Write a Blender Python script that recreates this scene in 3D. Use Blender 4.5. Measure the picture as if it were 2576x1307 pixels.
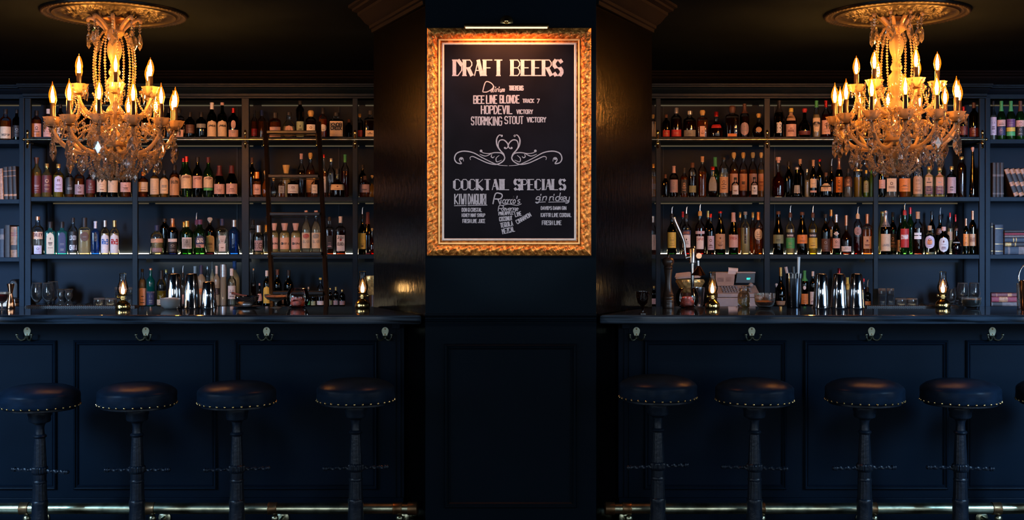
import bpy, math, random
from math import sin, cos, pi, radians, sqrt, atan2, hypot
from mathutils import Vector, Matrix

random.seed(7)
S = bpy.context.scene
for o in list(bpy.data.objects):
    bpy.data.objects.remove(o)
C = S.collection

# ------------------------------------------------------------------ camera, world, big lights, exposure
FPX, HOR, EYE = 3000.0, 600.0, 1.43          # focal length in px, horizon row, eye height


def PX(px, Y):
    return (px - 1288.0) / FPX * Y


def PZ(py, Y):
    return EYE - (py - HOR) / FPX * Y


cd = bpy.data.cameras.new('camera')
cd.sensor_width = 36.0
cd.lens = 36.0 * FPX / 2576.0
cd.shift_y = -(653.5 - HOR) / 2576.0
cd.clip_start = 0.05
cam = bpy.data.objects.new('camera', cd)
C.objects.link(cam)
cam.location = (0, 0, EYE)
cam.rotation_euler = (pi / 2, 0, 0)
S.camera = cam

W = bpy.data.worlds.new('world')
S.world = W
W.use_nodes = True
_bg = W.node_tree.nodes['Background']
_bg.inputs[0].default_value = (0.10, 0.16, 0.30, 1)
_bg.inputs[1].default_value = 0.05


def lamp(name, kind, loc, energy, color, parent=None, target=None, **kw):
    d = bpy.data.lights.new(name, kind)
    d.energy = energy
    d.color = color
    for k, v in kw.items():
        setattr(d, k, v)
    o = bpy.data.objects.new(name, d)
    C.objects.link(o)
    o.location = loc
    if target is not None:
        o.rotation_euler = (Vector(target) - Vector(loc)).to_track_quat('-Z', 'Y').to_euler()
    if parent is not None:
        o.parent = parent
    return o


# added area lamps for side-window daylight: bookcase beam, bar-front beam, broad fill
for sx in (-1, 1):
    lamp('window_light', 'AREA', (sx * 3.75, 2.0, 1.85), 24, (0.36, 0.61, 1.0), target=(sx * 4.0, 8.6, 1.1), shape='RECTANGLE', size=0.5, size_y=1.2, spread=radians(28))
    lamp('window_light', 'AREA', (sx * 3.9, 3.1, 1.9), 22, (0.30, 0.60, 1.0), target=(sx * 2.75, 5.85, 0.45), shape='RECTANGLE', size=0.6, size_y=0.9, spread=radians(64))
    lamp('window_light', 'AREA', (sx * 3.6, 1.2, 1.9), 5, (0.40, 0.66, 1.0), target=(sx * 1.6, 5.8, 0.7), shape='RECTANGLE', size=0.8, size_y=1.9)
# two added spots, without fixtures, that brighten the framed board
for sx in (-1, 1):
    lamp('ceiling_spotlight', 'SPOT', (sx * 1.75, 3.7, 2.6), 135, (1.0, 0.92, 0.86), target=(0, 5.55, 1.77), spot_size=radians(27), spot_blend=0.45, shadow_soft_size=0.03)

S.view_settings.view_transform = 'Standard'
S.view_settings.look = 'None'
S.view_settings.exposure = 0.0
S.view_settings.gamma = 1.0
S.view_settings.use_curve_mapping = False
cy = S.cycles
cy.max_bounces = 8
cy.diffuse_bounces = 2
cy.glossy_bounces = 4
cy.transmission_bounces = 8
cy.transparent_max_bounces = 24
cy.caustics_reflective = False
cy.caustics_refractive = False
cy.sample_clamp_indirect = 4.0

# ------------------------------------------------------------------ materials
MATS = {}


def newmat(name):
    m = bpy.data.materials.new(name)
    m.use_nodes = True
    nt = m.node_tree
    nt.nodes.clear()
    out = nt.nodes.new('ShaderNodeOutputMaterial')
    return m, nt, out


def rgba(c):
    return (c[0], c[1], c[2], 1.0)


def pbr(name, col, rough=0.5, metal=0.0, var=0.15, scale=30.0, bump=0.0, bscale=60.0, coat=0.0, stretch=None, spec=0.5, col2=None, sheen=0.0, emit=None):
    """principled material with a procedural colour variation and an optional bump"""
    if name in MATS:
        return MATS[name]
    m, nt, out = newmat(name)
    N, L = nt.nodes, nt.links
    p = N.new('ShaderNodeBsdfPrincipled')
    p.inputs['Roughness'].default_value = rough
    p.inputs['Metallic'].default_value = metal
    p.inputs['Specular IOR Level'].default_value = spec
    p.inputs['Coat Weight'].default_value = coat
    p.inputs['Coat Roughness'].default_value = 0.06
    tc = N.new('ShaderNodeTexCoord')
    vec = tc.outputs['Object']
    if stretch:
        mp = N.new('ShaderNodeMapping')
        mp.inputs['Scale'].default_value = stretch
        L.new(vec, mp.inputs['Vector'])
        vec = mp.outputs['Vector']
    nz = N.new('ShaderNodeTexNoise')
    nz.inputs['Scale'].default_value = scale
    nz.inputs['Detail'].default_value = 3.0
    L.new(vec, nz.inputs['Vector'])
    mx = N.new('ShaderNodeMix')
    mx.data_type = 'RGBA'
    a = tuple(max(0, c * (1 - var)) for c in col)
    b = col2 if col2 else tuple(min(1, c * (1 + var)) for c in col)
    mx.inputs[6].default_value = rgba(a)
    mx.inputs[7].default_value = rgba(b)
    rp = N.new('ShaderNodeMapRange')
    rp.inputs[1].default_value = 0.35
    rp.inputs[2].default_value = 0.65
    L.new(nz.outputs['Fac'], rp.inputs[0])
    L.new(rp.outputs[0], mx.inputs[0])
    L.new(mx.outputs[2], p.inputs['Base Color'])
    if bump > 0:
        nb = N.new('ShaderNodeTexNoise')
        nb.inputs['Scale'].default_value = bscale
        nb.inputs['Detail'].default_value = 3.0
        L.new(vec, nb.inputs['Vector'])
        bp = N.new('ShaderNodeBump')
        bp.inputs['Strength'].default_value = bump
        bp.inputs['Distance'].default_value = 0.004
        L.new(nb.outputs['Fac'], bp.inputs['Height'])
        L.new(bp.outputs['Normal'], p.inputs['Normal'])
    if emit:
        p.inputs['Emission Color'].default_value = rgba(emit[0])
        p.inputs['Emission Strength'].default_value = emit[1]
    L.new(p.outputs[0], out.inputs[0])
    MATS[name] = m
    return m


def glass(name, tint, rough=0.02, body=0.0, spec=1.45, sheen=1.0, emit=None):
    """bottle or drinking glass: clear tinted transmission, Fresnel gloss, optional scattering body"""
    if name in MATS:
        return MATS[name]
    m, nt, out = newmat(name)
    N, L = nt.nodes, nt.links
    tr = N.new('ShaderNodeBsdfTransparent')
    tr.inputs[0].default_value = rgba(tint)
    gl = N.new('ShaderNodeBsdfGlossy')
    gl.inputs['Roughness'].default_value = rough
    gl.inputs[0].default_value = (sheen, sheen, sheen, 1)
    fr = N.new('ShaderNodeFresnel')
    fr.inputs[0].default_value = spec
    base = tr
    if body > 0:
        tl = N.new('ShaderNodeBsdfTranslucent')
        tl.inputs[0].default_value = rgba(tint)
        df = N.new('ShaderNodeBsdfDiffuse')
        df.inputs[0].default_value = rgba(tint)
        m2 = N.new('ShaderNodeMixShader')
        m2.inputs[0].default_value = 0.3
        L.new(tl.outputs[0], m2.inputs[1])
        L.new(df.outputs[0], m2.inputs[2])
        m1 = N.new('ShaderNodeMixShader')
        m1.inputs[0].default_value = body
        L.new(tr.outputs[0], m1.inputs[1])
        L.new(m2.outputs[0], m1.inputs[2])
        base = m1
    mx = N.new('ShaderNodeMixShader')
    L.new(fr.outputs[0], mx.inputs[0])
    L.new(base.outputs[0], mx.inputs[1])
    L.new(gl.outputs[0], mx.inputs[2])
    res = mx
    if emit:
        e = N.new('ShaderNodeEmission')
        e.inputs[0].default_value = rgba(emit[0])
        e.inputs[1].default_value = emit[1]
        res = N.new('ShaderNodeAddShader')
        L.new(mx.outputs[0], res.inputs[0])
        L.new(e.outputs[0], res.inputs[1])
        m.cycles.emission_sampling = 'NONE'
    L.new(res.outputs[0], out.inputs[0])
    MATS[name] = m
    return m


def glow(name, col, strength, sample=True):
    if name in MATS:
        return MATS[name]
    m, nt, out = newmat(name)
    e = nt.nodes.new('ShaderNodeEmission')
    e.inputs[0].default_value = rgba(col)
    e.inputs[1].default_value = strength
    nt.links.new(e.outputs[0], out.inputs[0])
    if not sample:
        m.cycles.emission_sampling = 'NONE'
    MATS[name] = m
    return m


NAVY = pbr('navy_paint', (0.0050, 0.0120, 0.0225), 0.42, var=0.12, scale=3.0, bump=0.10, bscale=25, spec=0.14)
NAVYB = pbr('navy_panel_paint', (0.0058, 0.0100, 0.0178), 0.55, var=0.15, scale=2.5, bump=0.06, bscale=20, spec=0.12)
BARPAINT = pbr('black_blue_paint', (0.0028, 0.0068, 0.0130), 0.45, var=0.12, scale=3.0, bump=0.08, bscale=25, spec=0.04)
PILPAINT = pbr('pillar_paint', (0.0022, 0.0052, 0.0092), 0.42, var=0.12, scale=2.0, bump=0.10, bscale=16, spec=0.035)
CEIL = pbr('ceiling_paint', (0.0055, 0.0085, 0.014), 0.8, var=0.15, scale=2.0, spec=0.0)
WALLP = pbr('dark_wall_paint', (0.0055, 0.005, 0.0055), 0.7, spec=0.02, var=0.2, scale=2.0, bump=0.1, bscale=20)
PAPER = pbr('embossed_wallpaper', (0.0010, 0.0009, 0.0010), 0.20, var=0.3, scale=18.0, bump=0.4, bscale=38, stretch=(1, 1, 0.5), spec=0.085)
FLOORM = pbr('floor_boards', (0.02, 0.017, 0.015), 0.45, var=0.3, scale=6, stretch=(0.3, 4, 1))
WOOD = pbr('bar_top_wood', (0.008, 0.010, 0.013), 0.05, var=0.5, scale=9.0, stretch=(0.35, 9, 9), col2=(0.035, 0.052, 0.075))
LEATHER = pbr('black_leather', (0.0050, 0.0115, 0.023), 0.33, spec=0.05, var=0.25, scale=14, bump=0.10, bscale=22, stretch=(1, 1, 3.5))
IRON = pbr('cast_iron', (0.005, 0.009, 0.016), 0.34, metal=0.0, var=0.2, scale=40, bump=0.4, bscale=70, spec=0.25)
BRASS = pbr('aged_brass', (0.44, 0.43, 0.28), 0.28, metal=1.0, var=0.35, scale=20, bump=0.05, bscale=40)
BRASSH = pbr('dull_brass', (0.22, 0.23, 0.17), 0.36, metal=1.0, var=0.35, scale=25)
BRASSY = pbr('polished_brass', (0.80, 0.55, 0.22), 0.16, metal=1.0, var=0.15, scale=30)
BRASSD = pbr('dark_bronze', (0.20, 0.11, 0.05), 0.35, metal=0.9, var=0.3, scale=25)
STEEL = pbr('polished_steel', (0.82, 0.83, 0.85), 0.07, metal=1.0, var=0.05, scale=10)
STEELB = pbr('brushed_steel', (0.55, 0.54, 0.55), 0.25, metal=1.0, var=0.1, scale=40)
STEELD = pbr('dark_steel', (0.10, 0.11, 0.13), 0.18, metal=1.0, var=0.1, scale=40)
COPPER = pbr('copper', (0.72, 0.34, 0.18), 0.16, metal=1.0, var=0.15, scale=20)
GOLDF = pbr('gilded_frame', (0.50, 0.125, 0.016), 0.30, metal=0.5, var=0.3, scale=60, col2=(1.0, 0.44, 0.10), bump=0.7, bscale=170)
GOLDS = pbr('smooth_gilding', (0.95, 0.60, 0.24), 0.34, metal=0.25, var=0.15, scale=12)
LINER = pbr('cream_liner', (0.44, 0.46, 0.47), 0.55, var=0.08, scale=20)
BOARD = pbr('chalkboard', (0.0042, 0.0042, 0.0072), 0.5, var=0.3, scale=5, spec=0.05)
CHALK = pbr('chalk', (0.25, 0.27, 0.33), 0.8, var=0.12, scale=90)
GILT = pbr('gilt_plaster', (0.62, 0.50, 0.20), 0.32, metal=0.6, var=0.45, scale=45, bump=0.6, bscale=60)
PINK = pbr('pink_salt', (0.65, 0.30, 0.24), 0.8, var=0.3, scale=150)
SALT = pbr('white_salt', (0.75, 0.74, 0.76), 0.8, var=0.1, scale=150)
PEEL = pbr('red_peel', (0.60, 0.09, 0.055), 0.4, var=0.4, scale=60)
MILLW = pbr('dark_mill_wood', (0.055, 0.028, 0.018), 0.32, var=0.3, scale=30, stretch=(3, 3, 0.5))
LADW = pbr('ladder_wood', (0.006, 0.0045, 0.0042), 0.34, spec=0.25, var=0.3, scale=20, stretch=(1, 1, 0.3))
RUBBER = pbr('bar_mat_rubber', (0.05, 0.035, 0.032), 0.5, var=0.2, scale=40)
CREAMP = pbr('register_plastic', (0.34, 0.31, 0.31), 0.5, var=0.08, scale=20)
DARKP = pbr('black_plastic', (0.012, 0.012, 0.014), 0.3, var=0.1, scale=20)
WHITEP = pbr('white_plastic', (0.75, 0.74, 0.74), 0.4, var=0.06, scale=20)
PAPERW = pbr('receipt_paper', (0.70, 0.66, 0.66), 0.7, var=0.06, scale=30)
ROSE = pbr('bronze_rose', (0.0040, 0.0030, 0.0026), 0.40, metal=0.0, spec=0.25, var=0.5, scale=22, bump=0.3, bscale=40)
CANDLE = pbr('black_candle_sleeve', (0.030, 0.020, 0.018), 0.28, var=0.2, scale=40)

G_CLEAR = glass('clear_glass', (0.90, 0.92, 0.92), spec=1.5)
G_THICK = glass('drinking_glass', (0.88, 0.90, 0.88), spec=1.75, body=0.05)
def real_glass(name, tint, body, rough=0.0, ior=1.47):
    m, nt, out = newmat(name)
    N, L = nt.nodes, nt.links
    g = N.new('ShaderNodeBsdfGlass')
    g.inputs['Color'].default_value = rgba(tint)
    g.inputs['IOR'].default_value = ior
    g.inputs['Roughness'].default_value = rough
    t = N.new('ShaderNodeBsdfTranslucent')
    t.inputs[0].default_value = (0.9, 0.9, 0.88, 1)
    x = N.new('ShaderNodeMixShader')
    x.inputs[0].default_value = body
    L.new(g.outputs[0], x.inputs[1])
    L.new(t.outputs[0], x.inputs[2])
    L.new(x.outputs[0], out.inputs[0])
    return m


G_WARE = real_glass('cut_glassware', (0.97, 0.98, 0.97), 0.14)
G_GLINT = real_glass('thick_glass_base', (0.97, 0.97, 0.94), 0.72, rough=0.05)  # milky glass: painted glints of the strips at bases and rims
G_PRESS = real_glass('pressed_glass', (0.95, 0.96, 0.98), 0.62, rough=0.05)
G_CHIM = glass('lamp_chimney', (0.96, 0.95, 0.94), spec=1.35)
G_BULB = glass('bulb_glass', (1.0, 0.82, 0.50), spec=1.25, emit=((1.0, 0.22, 0.008), 0.42))
FLAME = glow('bulb_filament', (1.0, 0.41, 0.10), 640.0)
OILFL = glow('oil_flame', (1.0, 0.55, 0.18), 60.0)
LED3 = glow('led_strip_low', (1.0, 0.80, 0.46), 32.0)
LED4 = glow('led_strip_counter', (1.0, 0.82, 0.5), 7.0)  # added unseen strip under the third shelf, brightens the counter
FILL4B = glow('led_strip_counter_bright', (1.0, 0.86, 0.6), 26.0)  # brighter added strip for the frosted bottles of the second bay
FILLC = glow('led_strip_worktop', (1.0, 0.82, 0.52), 6.0)  # added strip out of sight behind the bar edge, brightens the glassware
LED2 = glow('led_strip_mid', (1.0, 0.72, 0.35), 5.0)
LED1 = glow('led_strip_top', (1.0, 0.72, 0.35), 2.5)
LEDU = glow('led_channel', (1.0, 0.78, 0.46), 0.10, sample=False)
TUBEL = glow('picture_lamp_tube', (1.0, 0.74, 0.45), 1.6, sample=False)
FLAMEHAZE = glass('flame_mantle', (1, 1, 1), spec=1.001, emit=((1.0, 0.36, 0.06), 0.16))  # warm haze in the chimney, painted as a glowing shell
SKYW = glow('window_sky', (0.72, 0.86, 1.0), 5.0)
DIGIT = glow('display_digits', (0.05, 1.0, 0.75), 1.6, sample=False)


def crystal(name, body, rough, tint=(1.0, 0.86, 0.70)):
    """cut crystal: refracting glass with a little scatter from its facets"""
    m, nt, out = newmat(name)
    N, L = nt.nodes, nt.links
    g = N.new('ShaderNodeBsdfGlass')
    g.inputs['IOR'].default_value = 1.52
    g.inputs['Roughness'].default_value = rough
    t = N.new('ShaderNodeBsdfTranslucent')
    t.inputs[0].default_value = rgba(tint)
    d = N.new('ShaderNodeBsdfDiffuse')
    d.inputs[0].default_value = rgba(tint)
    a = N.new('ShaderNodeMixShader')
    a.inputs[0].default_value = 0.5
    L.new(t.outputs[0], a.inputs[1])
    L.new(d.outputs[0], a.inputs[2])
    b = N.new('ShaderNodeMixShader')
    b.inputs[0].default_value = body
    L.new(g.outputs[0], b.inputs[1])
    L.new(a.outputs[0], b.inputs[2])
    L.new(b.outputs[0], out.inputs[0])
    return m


CRYSTAL = crystal('moulded_crystal', 0.36, 0.03, (1.0, 0.70, 0.38))  # amber tint paints the bulbs' glow into clear crystal
DROPC = crystal('cut_crystal', 0.05, 0.0)
BEADC = crystal('bead_crystal', 0.28, 0.02, (1.0, 0.74, 0.45))  # beads carry the same painted warm glow in their tint


# ------------------------------------------------------------------ objects
def tag(o, label=None, cat=None, group=None, kind=None):
    if label:
        o['label'] = label
    if cat:
        o['category'] = cat
    if group:
        o['group'] = group
    if kind:
        o['kind'] = kind
    return o


def thing(name, label, cat, loc=(0, 0, 0), rz=0.0, group=None):
    o = bpy.data.objects.new(name, None)
    o.empty_display_size = 0.05
    C.objects.link(o)
    o.location = loc
    o.rotation_euler = (0, 0, rz)
    return tag(o, label, cat, group)


def dup(o, parent=None):
    """copy of a thing with copies of its parts and sub-parts (mesh data shared)"""
    c = o.copy()
    C.objects.link(c)
    c.parent = parent
    for ch in list(o.children):
        dup(ch, c)
    return c


class MB:
    """collects shapes and links them as ONE mesh object"""

    def __init__(s):
        s.v, s.f = [], []

    def add(s, vs, fs):
        n = len(s.v)
        s.v += [tuple(p) for p in vs]
        s.f += [tuple(i + n for i in f) for f in fs]
        return s

    def box(s, x0, x1, y0, y1, z0, z1):
        vs = [(x, y, z) for z in (z0, z1) for y in (y0, y1) for x in (x0, x1)]
        return s.add(vs, [(0, 2, 3, 1), (4, 5, 7, 6), (0, 1, 5, 4), (2, 6, 7, 3), (0, 4, 6, 2), (1, 3, 7, 5)])

    def prism(s, poly, z0, z1):
        n = len(poly)
        vs = [(x, y, z0) for x, y in poly] + [(x, y, z1) for x, y in poly]
        fs = [tuple(range(n - 1, -1, -1)), tuple(range(n, 2 * n))]
        fs += [(i, (i + 1) % n, n + (i + 1) % n, n + i) for i in range(n)]
        return s.add(vs, fs)

    def lathe(s, prof, seg=24, c=(0, 0, 0), sx=1.0, sy=1.0, n=2.0, cap0=True, cap1=True, flute=None, M=None):
        vs, fs = [], []
        for j, (r, z) in enumerate(prof):
            for i in range(seg):
                a = 2 * pi * i / seg
                ca, sa = cos(a), sin(a)
                k = 1.0 if n == 2.0 else 1.0 / (abs(ca) ** n + abs(sa) ** n) ** (1.0 / n)
                rr = r * k
                if flute:
                    rr *= flute(a, j, z)
                p = Vector((rr * ca * sx, rr * sa * sy, z))
                if M is not None:
                    p = M @ p
                vs.append((c[0] + p[0], c[1] + p[1], c[2] + p[2]))
        m = len(prof)
        for j in range(m - 1):
            for i in range(seg):
                i2 = (i + 1) % seg
                fs.append((j * seg + i, j * seg + i2, (j + 1) * seg + i2, (j + 1) * seg + i))
        if cap0 and prof[0][0] > 1e-6:
            fs.append(tuple(range(seg - 1, -1, -1)))
        if cap1 and prof[-1][0] > 1e-6:
            fs.append(tuple((m - 1) * seg + i for i in range(seg)))
        return s.add(vs, fs)

    def tube(s, pts, rad, seg=8, caps=True, twist=None):
        pts = [Vector(p) for p in pts]
        n = len(pts)
        vs, fs = [], []
        up = Vector((0, 0, 1))
        prev = None
        for i, p in enumerate(pts):
            t = (pts[min(i + 1, n - 1)] - pts[max(i - 1, 0)]).normalized()
            if prev is None:
                u = t.cross(up)
                if u.length < 0.05:
                    u = t.cross(Vector((1, 0, 0)))
                u.normalize()
            else:
                u = (prev - t * prev.dot(t)).normalized()
            prev = u
            w = t.cross(u)
            r = rad(i / max(1, n - 1)) if callable(rad) else rad
            for k in range(seg):
                a = 2 * pi * k / seg
                rr = r * (twist(i, a) if twist else 1.0)
                vs.append(p + (u * cos(a) + w * sin(a)) * rr)
        for i in range(n - 1):
            for k in range(seg):
                k2 = (k + 1) % seg
                fs.append((i * seg + k, i * seg + k2, (i + 1) * seg + k2, (i + 1) * seg + k))
        if caps:
            fs.append(tuple(range(seg - 1, -1, -1)))
            fs.append(tuple((n - 1) * seg + k for k in range(seg)))
        return s.add(vs, fs)

    def ball(s, c, r, seg=8, rings=5, sz=1.0):
        prof = [(r * sin(pi * j / rings), -r * sz * cos(pi * j / rings)) for j in range(rings + 1)]
        return s.lathe(prof, seg, c, cap0=False, cap1=False)

    def bead(s, c, r, sz=1.2, seg=6):
        return s.lathe([(0.0, -r * sz), (r * 0.8, -r * 0.45), (r, 0), (r * 0.8, r * 0.45), (0.0, r * sz)], seg, c, cap0=False, cap1=False)

    def build(s, name, mat, parent=None, org=None, smooth=True, angle=38, bevel=0.0):
        v = s.v
        if org is not None:
            v = [(p[0] - org[0], p[1] - org[1], p[2] - org[2]) for p in v]
        me = bpy.data.meshes.new(name)
        me.from_pydata(v, [], s.f)
        me.update()
        if smooth:
            me.polygons.foreach_set('use_smooth', [True] * len(me.polygons))
            me.set_sharp_from_angle(angle=radians(angle))
        if mat is not None:
            me.materials.append(mat)
        o = bpy.data.objects.new(name, me)
        C.objects.link(o)
        if parent is not None:
            o.parent = parent
        if bevel > 0:
            b = o.modifiers.new('bevel', 'BEVEL')
            b.width = bevel
            b.segments = 2
            b.limit_method = 'ANGLE'
        return o


def catmull(pts, k=6):
    if len(pts) < 3:
        return pts
    P = [pts[0]] + list(pts) + [pts[-1]]
    out = []
    d = len(pts[0])
    for i in range(1, len(P) - 2):
        for j in range(k):
            t = j / k
            q = []
            for c in range(d):
                a, b, e, f = P[i - 1][c], P[i][c], P[i + 1][c], P[i + 2][c]
                q.append(0.5 * (2 * b + (e - a) * t + (2 * a - 5 * b + 4 * e - f) * t * t + (3 * b - a - 3 * e + f) * t ** 3))
            out.append(tuple(q))
    out.append(tuple(pts[-1]))
    return out


# ------------------------------------------------------------------ stroke lettering
FONT = {
    'A': '002640 1232', 'B': '00063645443303 3342413000', 'C': '4536160501103041', 'D': '00062644422000', 'E': '46060040 0333',
    'F': '460600 0333', 'G': '45361605011030414323', 'H': '0006 4046 0343', 'I': '2026', 'J': '4641301001', 'K': '0006 460340',
    'L': '060040', 'M': '0006234640', 'N': '00064046', 'O': '100105163645413010', 'P': '00063645443303', 'Q': '100105163645413010 2240',
    'R': '00063645443303 2340', 'S': '453616050413334241301001', 'T': '0646 2620', 'U': '060110304146', 'V': '062046', 'W': '0610233046',
    'X': '0046 0640', 'Y': '062346 2320', 'Z': '06460040', '7': '064610', '8': '13040516364544331302011030414233', '1': '152620',
    '2': '051636454400 0040', "'": '2624', '.': '2323', '0': '100105163645413010', '5': '460604344341301001', '-': '1333',
    'a': '331302011020313330', 'c': '3313020110304 1'.replace(' ', ''), 'd': '331302011020313630', 'e': '0132231302011030', 'g': '33130201113133 333a2b1b0a',
    'i': '131120 1514', 'k': '0006 331230', 'l': '16112030', 'm': '0003 02132220 22334240', 'n': '0003 02133330', 'o': '1001021323323120 2010',
    'r': '0003 021333', 's': '331302312000', 'u': '0301102033 3330', 'v': '031033', 'y': '03011030 33333a2b0b',
}
NARROW = {'I': 1.0, "'": 1.0, '.': 1.0, 'i': 2.0, 'l': 2.6, '1': 2.4}


def _dec(st):
    pts = []
    for i in range(0, len(st) - 1, 2):
        y = {'a': -1, 'b': -2}.get(st[i + 1])
        pts.append((float(st[i]), float(st[i + 1]) if y is None else float(y)))
    return pts


def text_strokes(txt, space=1.5):
    out, x = [], 0.0
    for ch in txt:
        if ch == ' ':
            x += 3.0
            continue
        g = FONT.get(ch)
        if not g:
            x += 2
            continue
        w = NARROW.get(ch, 3.0 if ch.islower() else 4.0)
        if ch == 'm':
            w = 4.0
        off = -(4 - w) / 2 if ch in ("I", "'", ".", "1") else (-1.0 if ch in ('i', 'l') else 0.0)
        for st in g.split():
            out.append([(px + x + off, py) for px, py in _dec(st)])
        x += w + (space if ch.isupper() or not ch.isalpha() else 0.5)
    return out, x


LAY = [0]


def ribbon(mb, pts, w, f, heavy=0.0, smooth=False, taper=False, stem=False):
    """flat strip along 2-D points; f maps (x, y, lift) to 3-D; heavy > 0 thickens upright strokes; stem: poster lettering with one fat stem"""
    if smooth:
        pts = catmull(pts, 5)
    if heavy > 0 or len(pts) == 2:
        for (x0, y0), (x1, y1) in zip(pts[:-1], pts[1:]):
            dx, dy = x1 - x0, y1 - y0
            d = hypot(dx, dy)
            if d < 1e-9:
                dx, dy, d = w, 0, w
                x1, y1 = x0 + w, y0
            k = w + heavy * (abs(dy) / d) ** 2
            if stem:
                fat = (stem[3] and abs(dy) > .12 * stem[2] / .3 and abs(dx) < 1.2 * abs(dy)) or (abs(dx) < .15 * abs(dy) and min(x0, x1) <= stem[1]) or (dx * dy < 0 and abs(dy) > .5 * abs(dx) and abs(dy) > stem[2])
                k = w + (heavy if fat else 0.0)
            ex = 0.35 * w
            ux, uy = dx / d, dy / d
            nx, ny = -uy * k / 2, ux * k / 2
            a = (x0 - ux * ex, y0 - uy * ex)
            b = (x1 + ux * ex, y1 + uy * ex)
            LAY[0] = (LAY[0] + 1) % 24
            o = LAY[0] * 2.5e-5
            mb.add([f(a[0] + nx, a[1] + ny, o), f(a[0] - nx, a[1] - ny, o), f(b[0] - nx, b[1] - ny, o), f(b[0] + nx, b[1] + ny, o)], [(0, 1, 2, 3)])
            if stem and fat and not stem[3] and not stem[4] and abs(dx) < .15 * abs(dy):
                for ex_, ey in ((x0, y0), (x1, y1)):
                    s_ = 1 if ey > (y0 + y1) / 2 else -1
                    LAY[0] = (LAY[0] + 1) % 24
                    o = LAY[0] * 2.5e-5
                    q = k * .5 + w * .5
                    mb.add([f(ex_ - q, ey + s_ * w * .5, o), f(ex_ + q, ey + s_ * w * .5, o), f(ex_ + q, ey - s_ * w * .5, o), f(ex_ - q, ey - s_ * w * .5, o)], [(0, 1, 2, 3)])
        return
    n = len(pts)
    vs = []
    LAY[0] = (LAY[0] + 1) % 24
    o = LAY[0] * 2.5e-5
    for i, (x, y) in enumerate(pts):
        x0, y0 = pts[max(0, i - 1)]
        x1, y1 = pts[min(n - 1, i + 1)]
        d = hypot(x1 - x0, y1 - y0) or 1.0
        nx, ny = -(y1 - y0) / d, (x1 - x0) / d
        k = w / 2
        if taper:
            t = i / (n - 1)
            k *= 0.55 + 0.75 * sin(pi * t)
        vs += [f(x + nx * k, y + ny * k, o), f(x - nx * k, y - ny * k, o)]
    mb.add(vs, [(2 * i, 2 * i + 1, 2 * i + 3, 2 * i + 2) for i in range(n - 1)])


def text_rect(mb, txt, x0, x1, y0, y1, w, f, heavy=0.0, smooth=False, rot=0.0, shear=0.0, poster=False):
    """lettering stretched to fill the box x0..x1, y0 (base) .. y1 (cap height) in f's 2-D plane"""
    st, tot = text_strokes(txt)
    xs = [p[0] for s in st for p in s]
    if not xs or max(xs) - min(xs) < .01:
        return
    a, b = min(xs), max(xs)
    sx = (x1 - x0) / (b - a)
    sy = (y1 - y0) / 6.0
    cr, sr = cos(rot), sin(rot)
    for s in st:
        q = []
        for px, py in s:
            X = (px - a) * sx + py * sy * shear
            Yv = py * sy
            q.append((x0 + X * cr - Yv * sr, y0 + X * sr + Yv * cr))
        gx = min(p[0] for p in q)
        mid = (max(p[0] for p in q) - gx) < .3 * (y1 - y0)
        ribbon(mb, q, w, f, heavy, smooth, stem=(gx, gx + (99 if mid else .08 * (y1 - y0)), .3 * (y1 - y0), len(q) >= 11, len(q) > 7) if poster else False)

# ================================================================== THE SETTING
ZC = 2.66                                  # ceiling height
YF, YB = 5.6, 6.325                        # bar top front and back edge
ZT, ZU = PZ(792, YF), PZ(815, YF)          # bar top upper and lower face
YS, YBK = 8.4, 8.8                         # shelf fronts, back panel
PL = [(-0.4055, 5.58), (0.394, 5.58), (0.745, 6.35), (-0.7366, 6.35)]


def struct(name, mb, mat, **kw):
    o = mb.build(name, mat, **kw)
    o['kind'] = 'structure'
    return o


struct('floor', MB().box(-4.5, 4.5, -2.7, 8.98, -0.06, 0), FLOORM)
struct('ceiling', MB().box(-4.5, 4.5, -2.7, 8.98, ZC, ZC + 0.08), CEIL)
struct('wall_back', MB().box(-4.5, 4.5, 8.86, 8.98, 0, ZC), WALLP)
struct('wall_left', MB().box(-4.5, -4.4, 4.6, 8.86, 0, ZC), NAVY)
struct('wall_right', MB().box(4.4, 4.5, 4.6, 8.86, 0, ZC), NAVY)

struct('wall_rear', MB().box(-4.5, 4.5, -2.7, -2.6, 0, ZC), WALLP)
for k, (wa, wb) in enumerate(((-4.2, -3.0), (-2.6, -1.5), (1.5, 2.6), (3.0, 4.2))):
    struct('window_%d' % (k + 1), MB().box(wa, wb, -2.598, -2.58, .55, 2.45), SKYW, smooth=False)
    m = MB()
    for a_, b_, c_, d_ in ((wa - .07, wa, .48, 2.52), (wb, wb + .07, .48, 2.52), (wa, wb, .48, .55), (wa, wb, 2.45, 2.52), ((wa + wb) / 2 - .015, (wa + wb) / 2 + .015, .55, 2.45), (wa, wb, 1.5, 1.53)):
        m.box(a_, b_, -2.6, -2.54, c_, d_)
    struct('trim_%d' % (10 + k), m, NAVY, smooth=False)

for k, (sg, ya, yb) in enumerate(((-1, 3.3, 4.4), (-1, .9, 2.2), (1, 3.3, 4.4), (1, .9, 2.2))):
    struct('window_%d' % (k + 5), MB().box(min(sg * 4.42, sg * 4.44), max(sg * 4.42, sg * 4.44), ya, yb, .75, 2.35), SKYW, smooth=False)
    m = MB()
    for a_, b_, c_, d_ in ((ya - .07, ya, .68, 2.42), (yb, yb + .07, .68, 2.42), (ya, yb, .68, .75), (ya, yb, 2.35, 2.42), ((ya + yb) / 2 - .015, (ya + yb) / 2 + .015, .75, 2.35)):
        m.box(min(sg * 4.38, sg * 4.44), max(sg * 4.38, sg * 4.44), a_, b_, c_, d_)
    struct('trim_%d' % (14 + k), m, NAVY, smooth=False)

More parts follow.
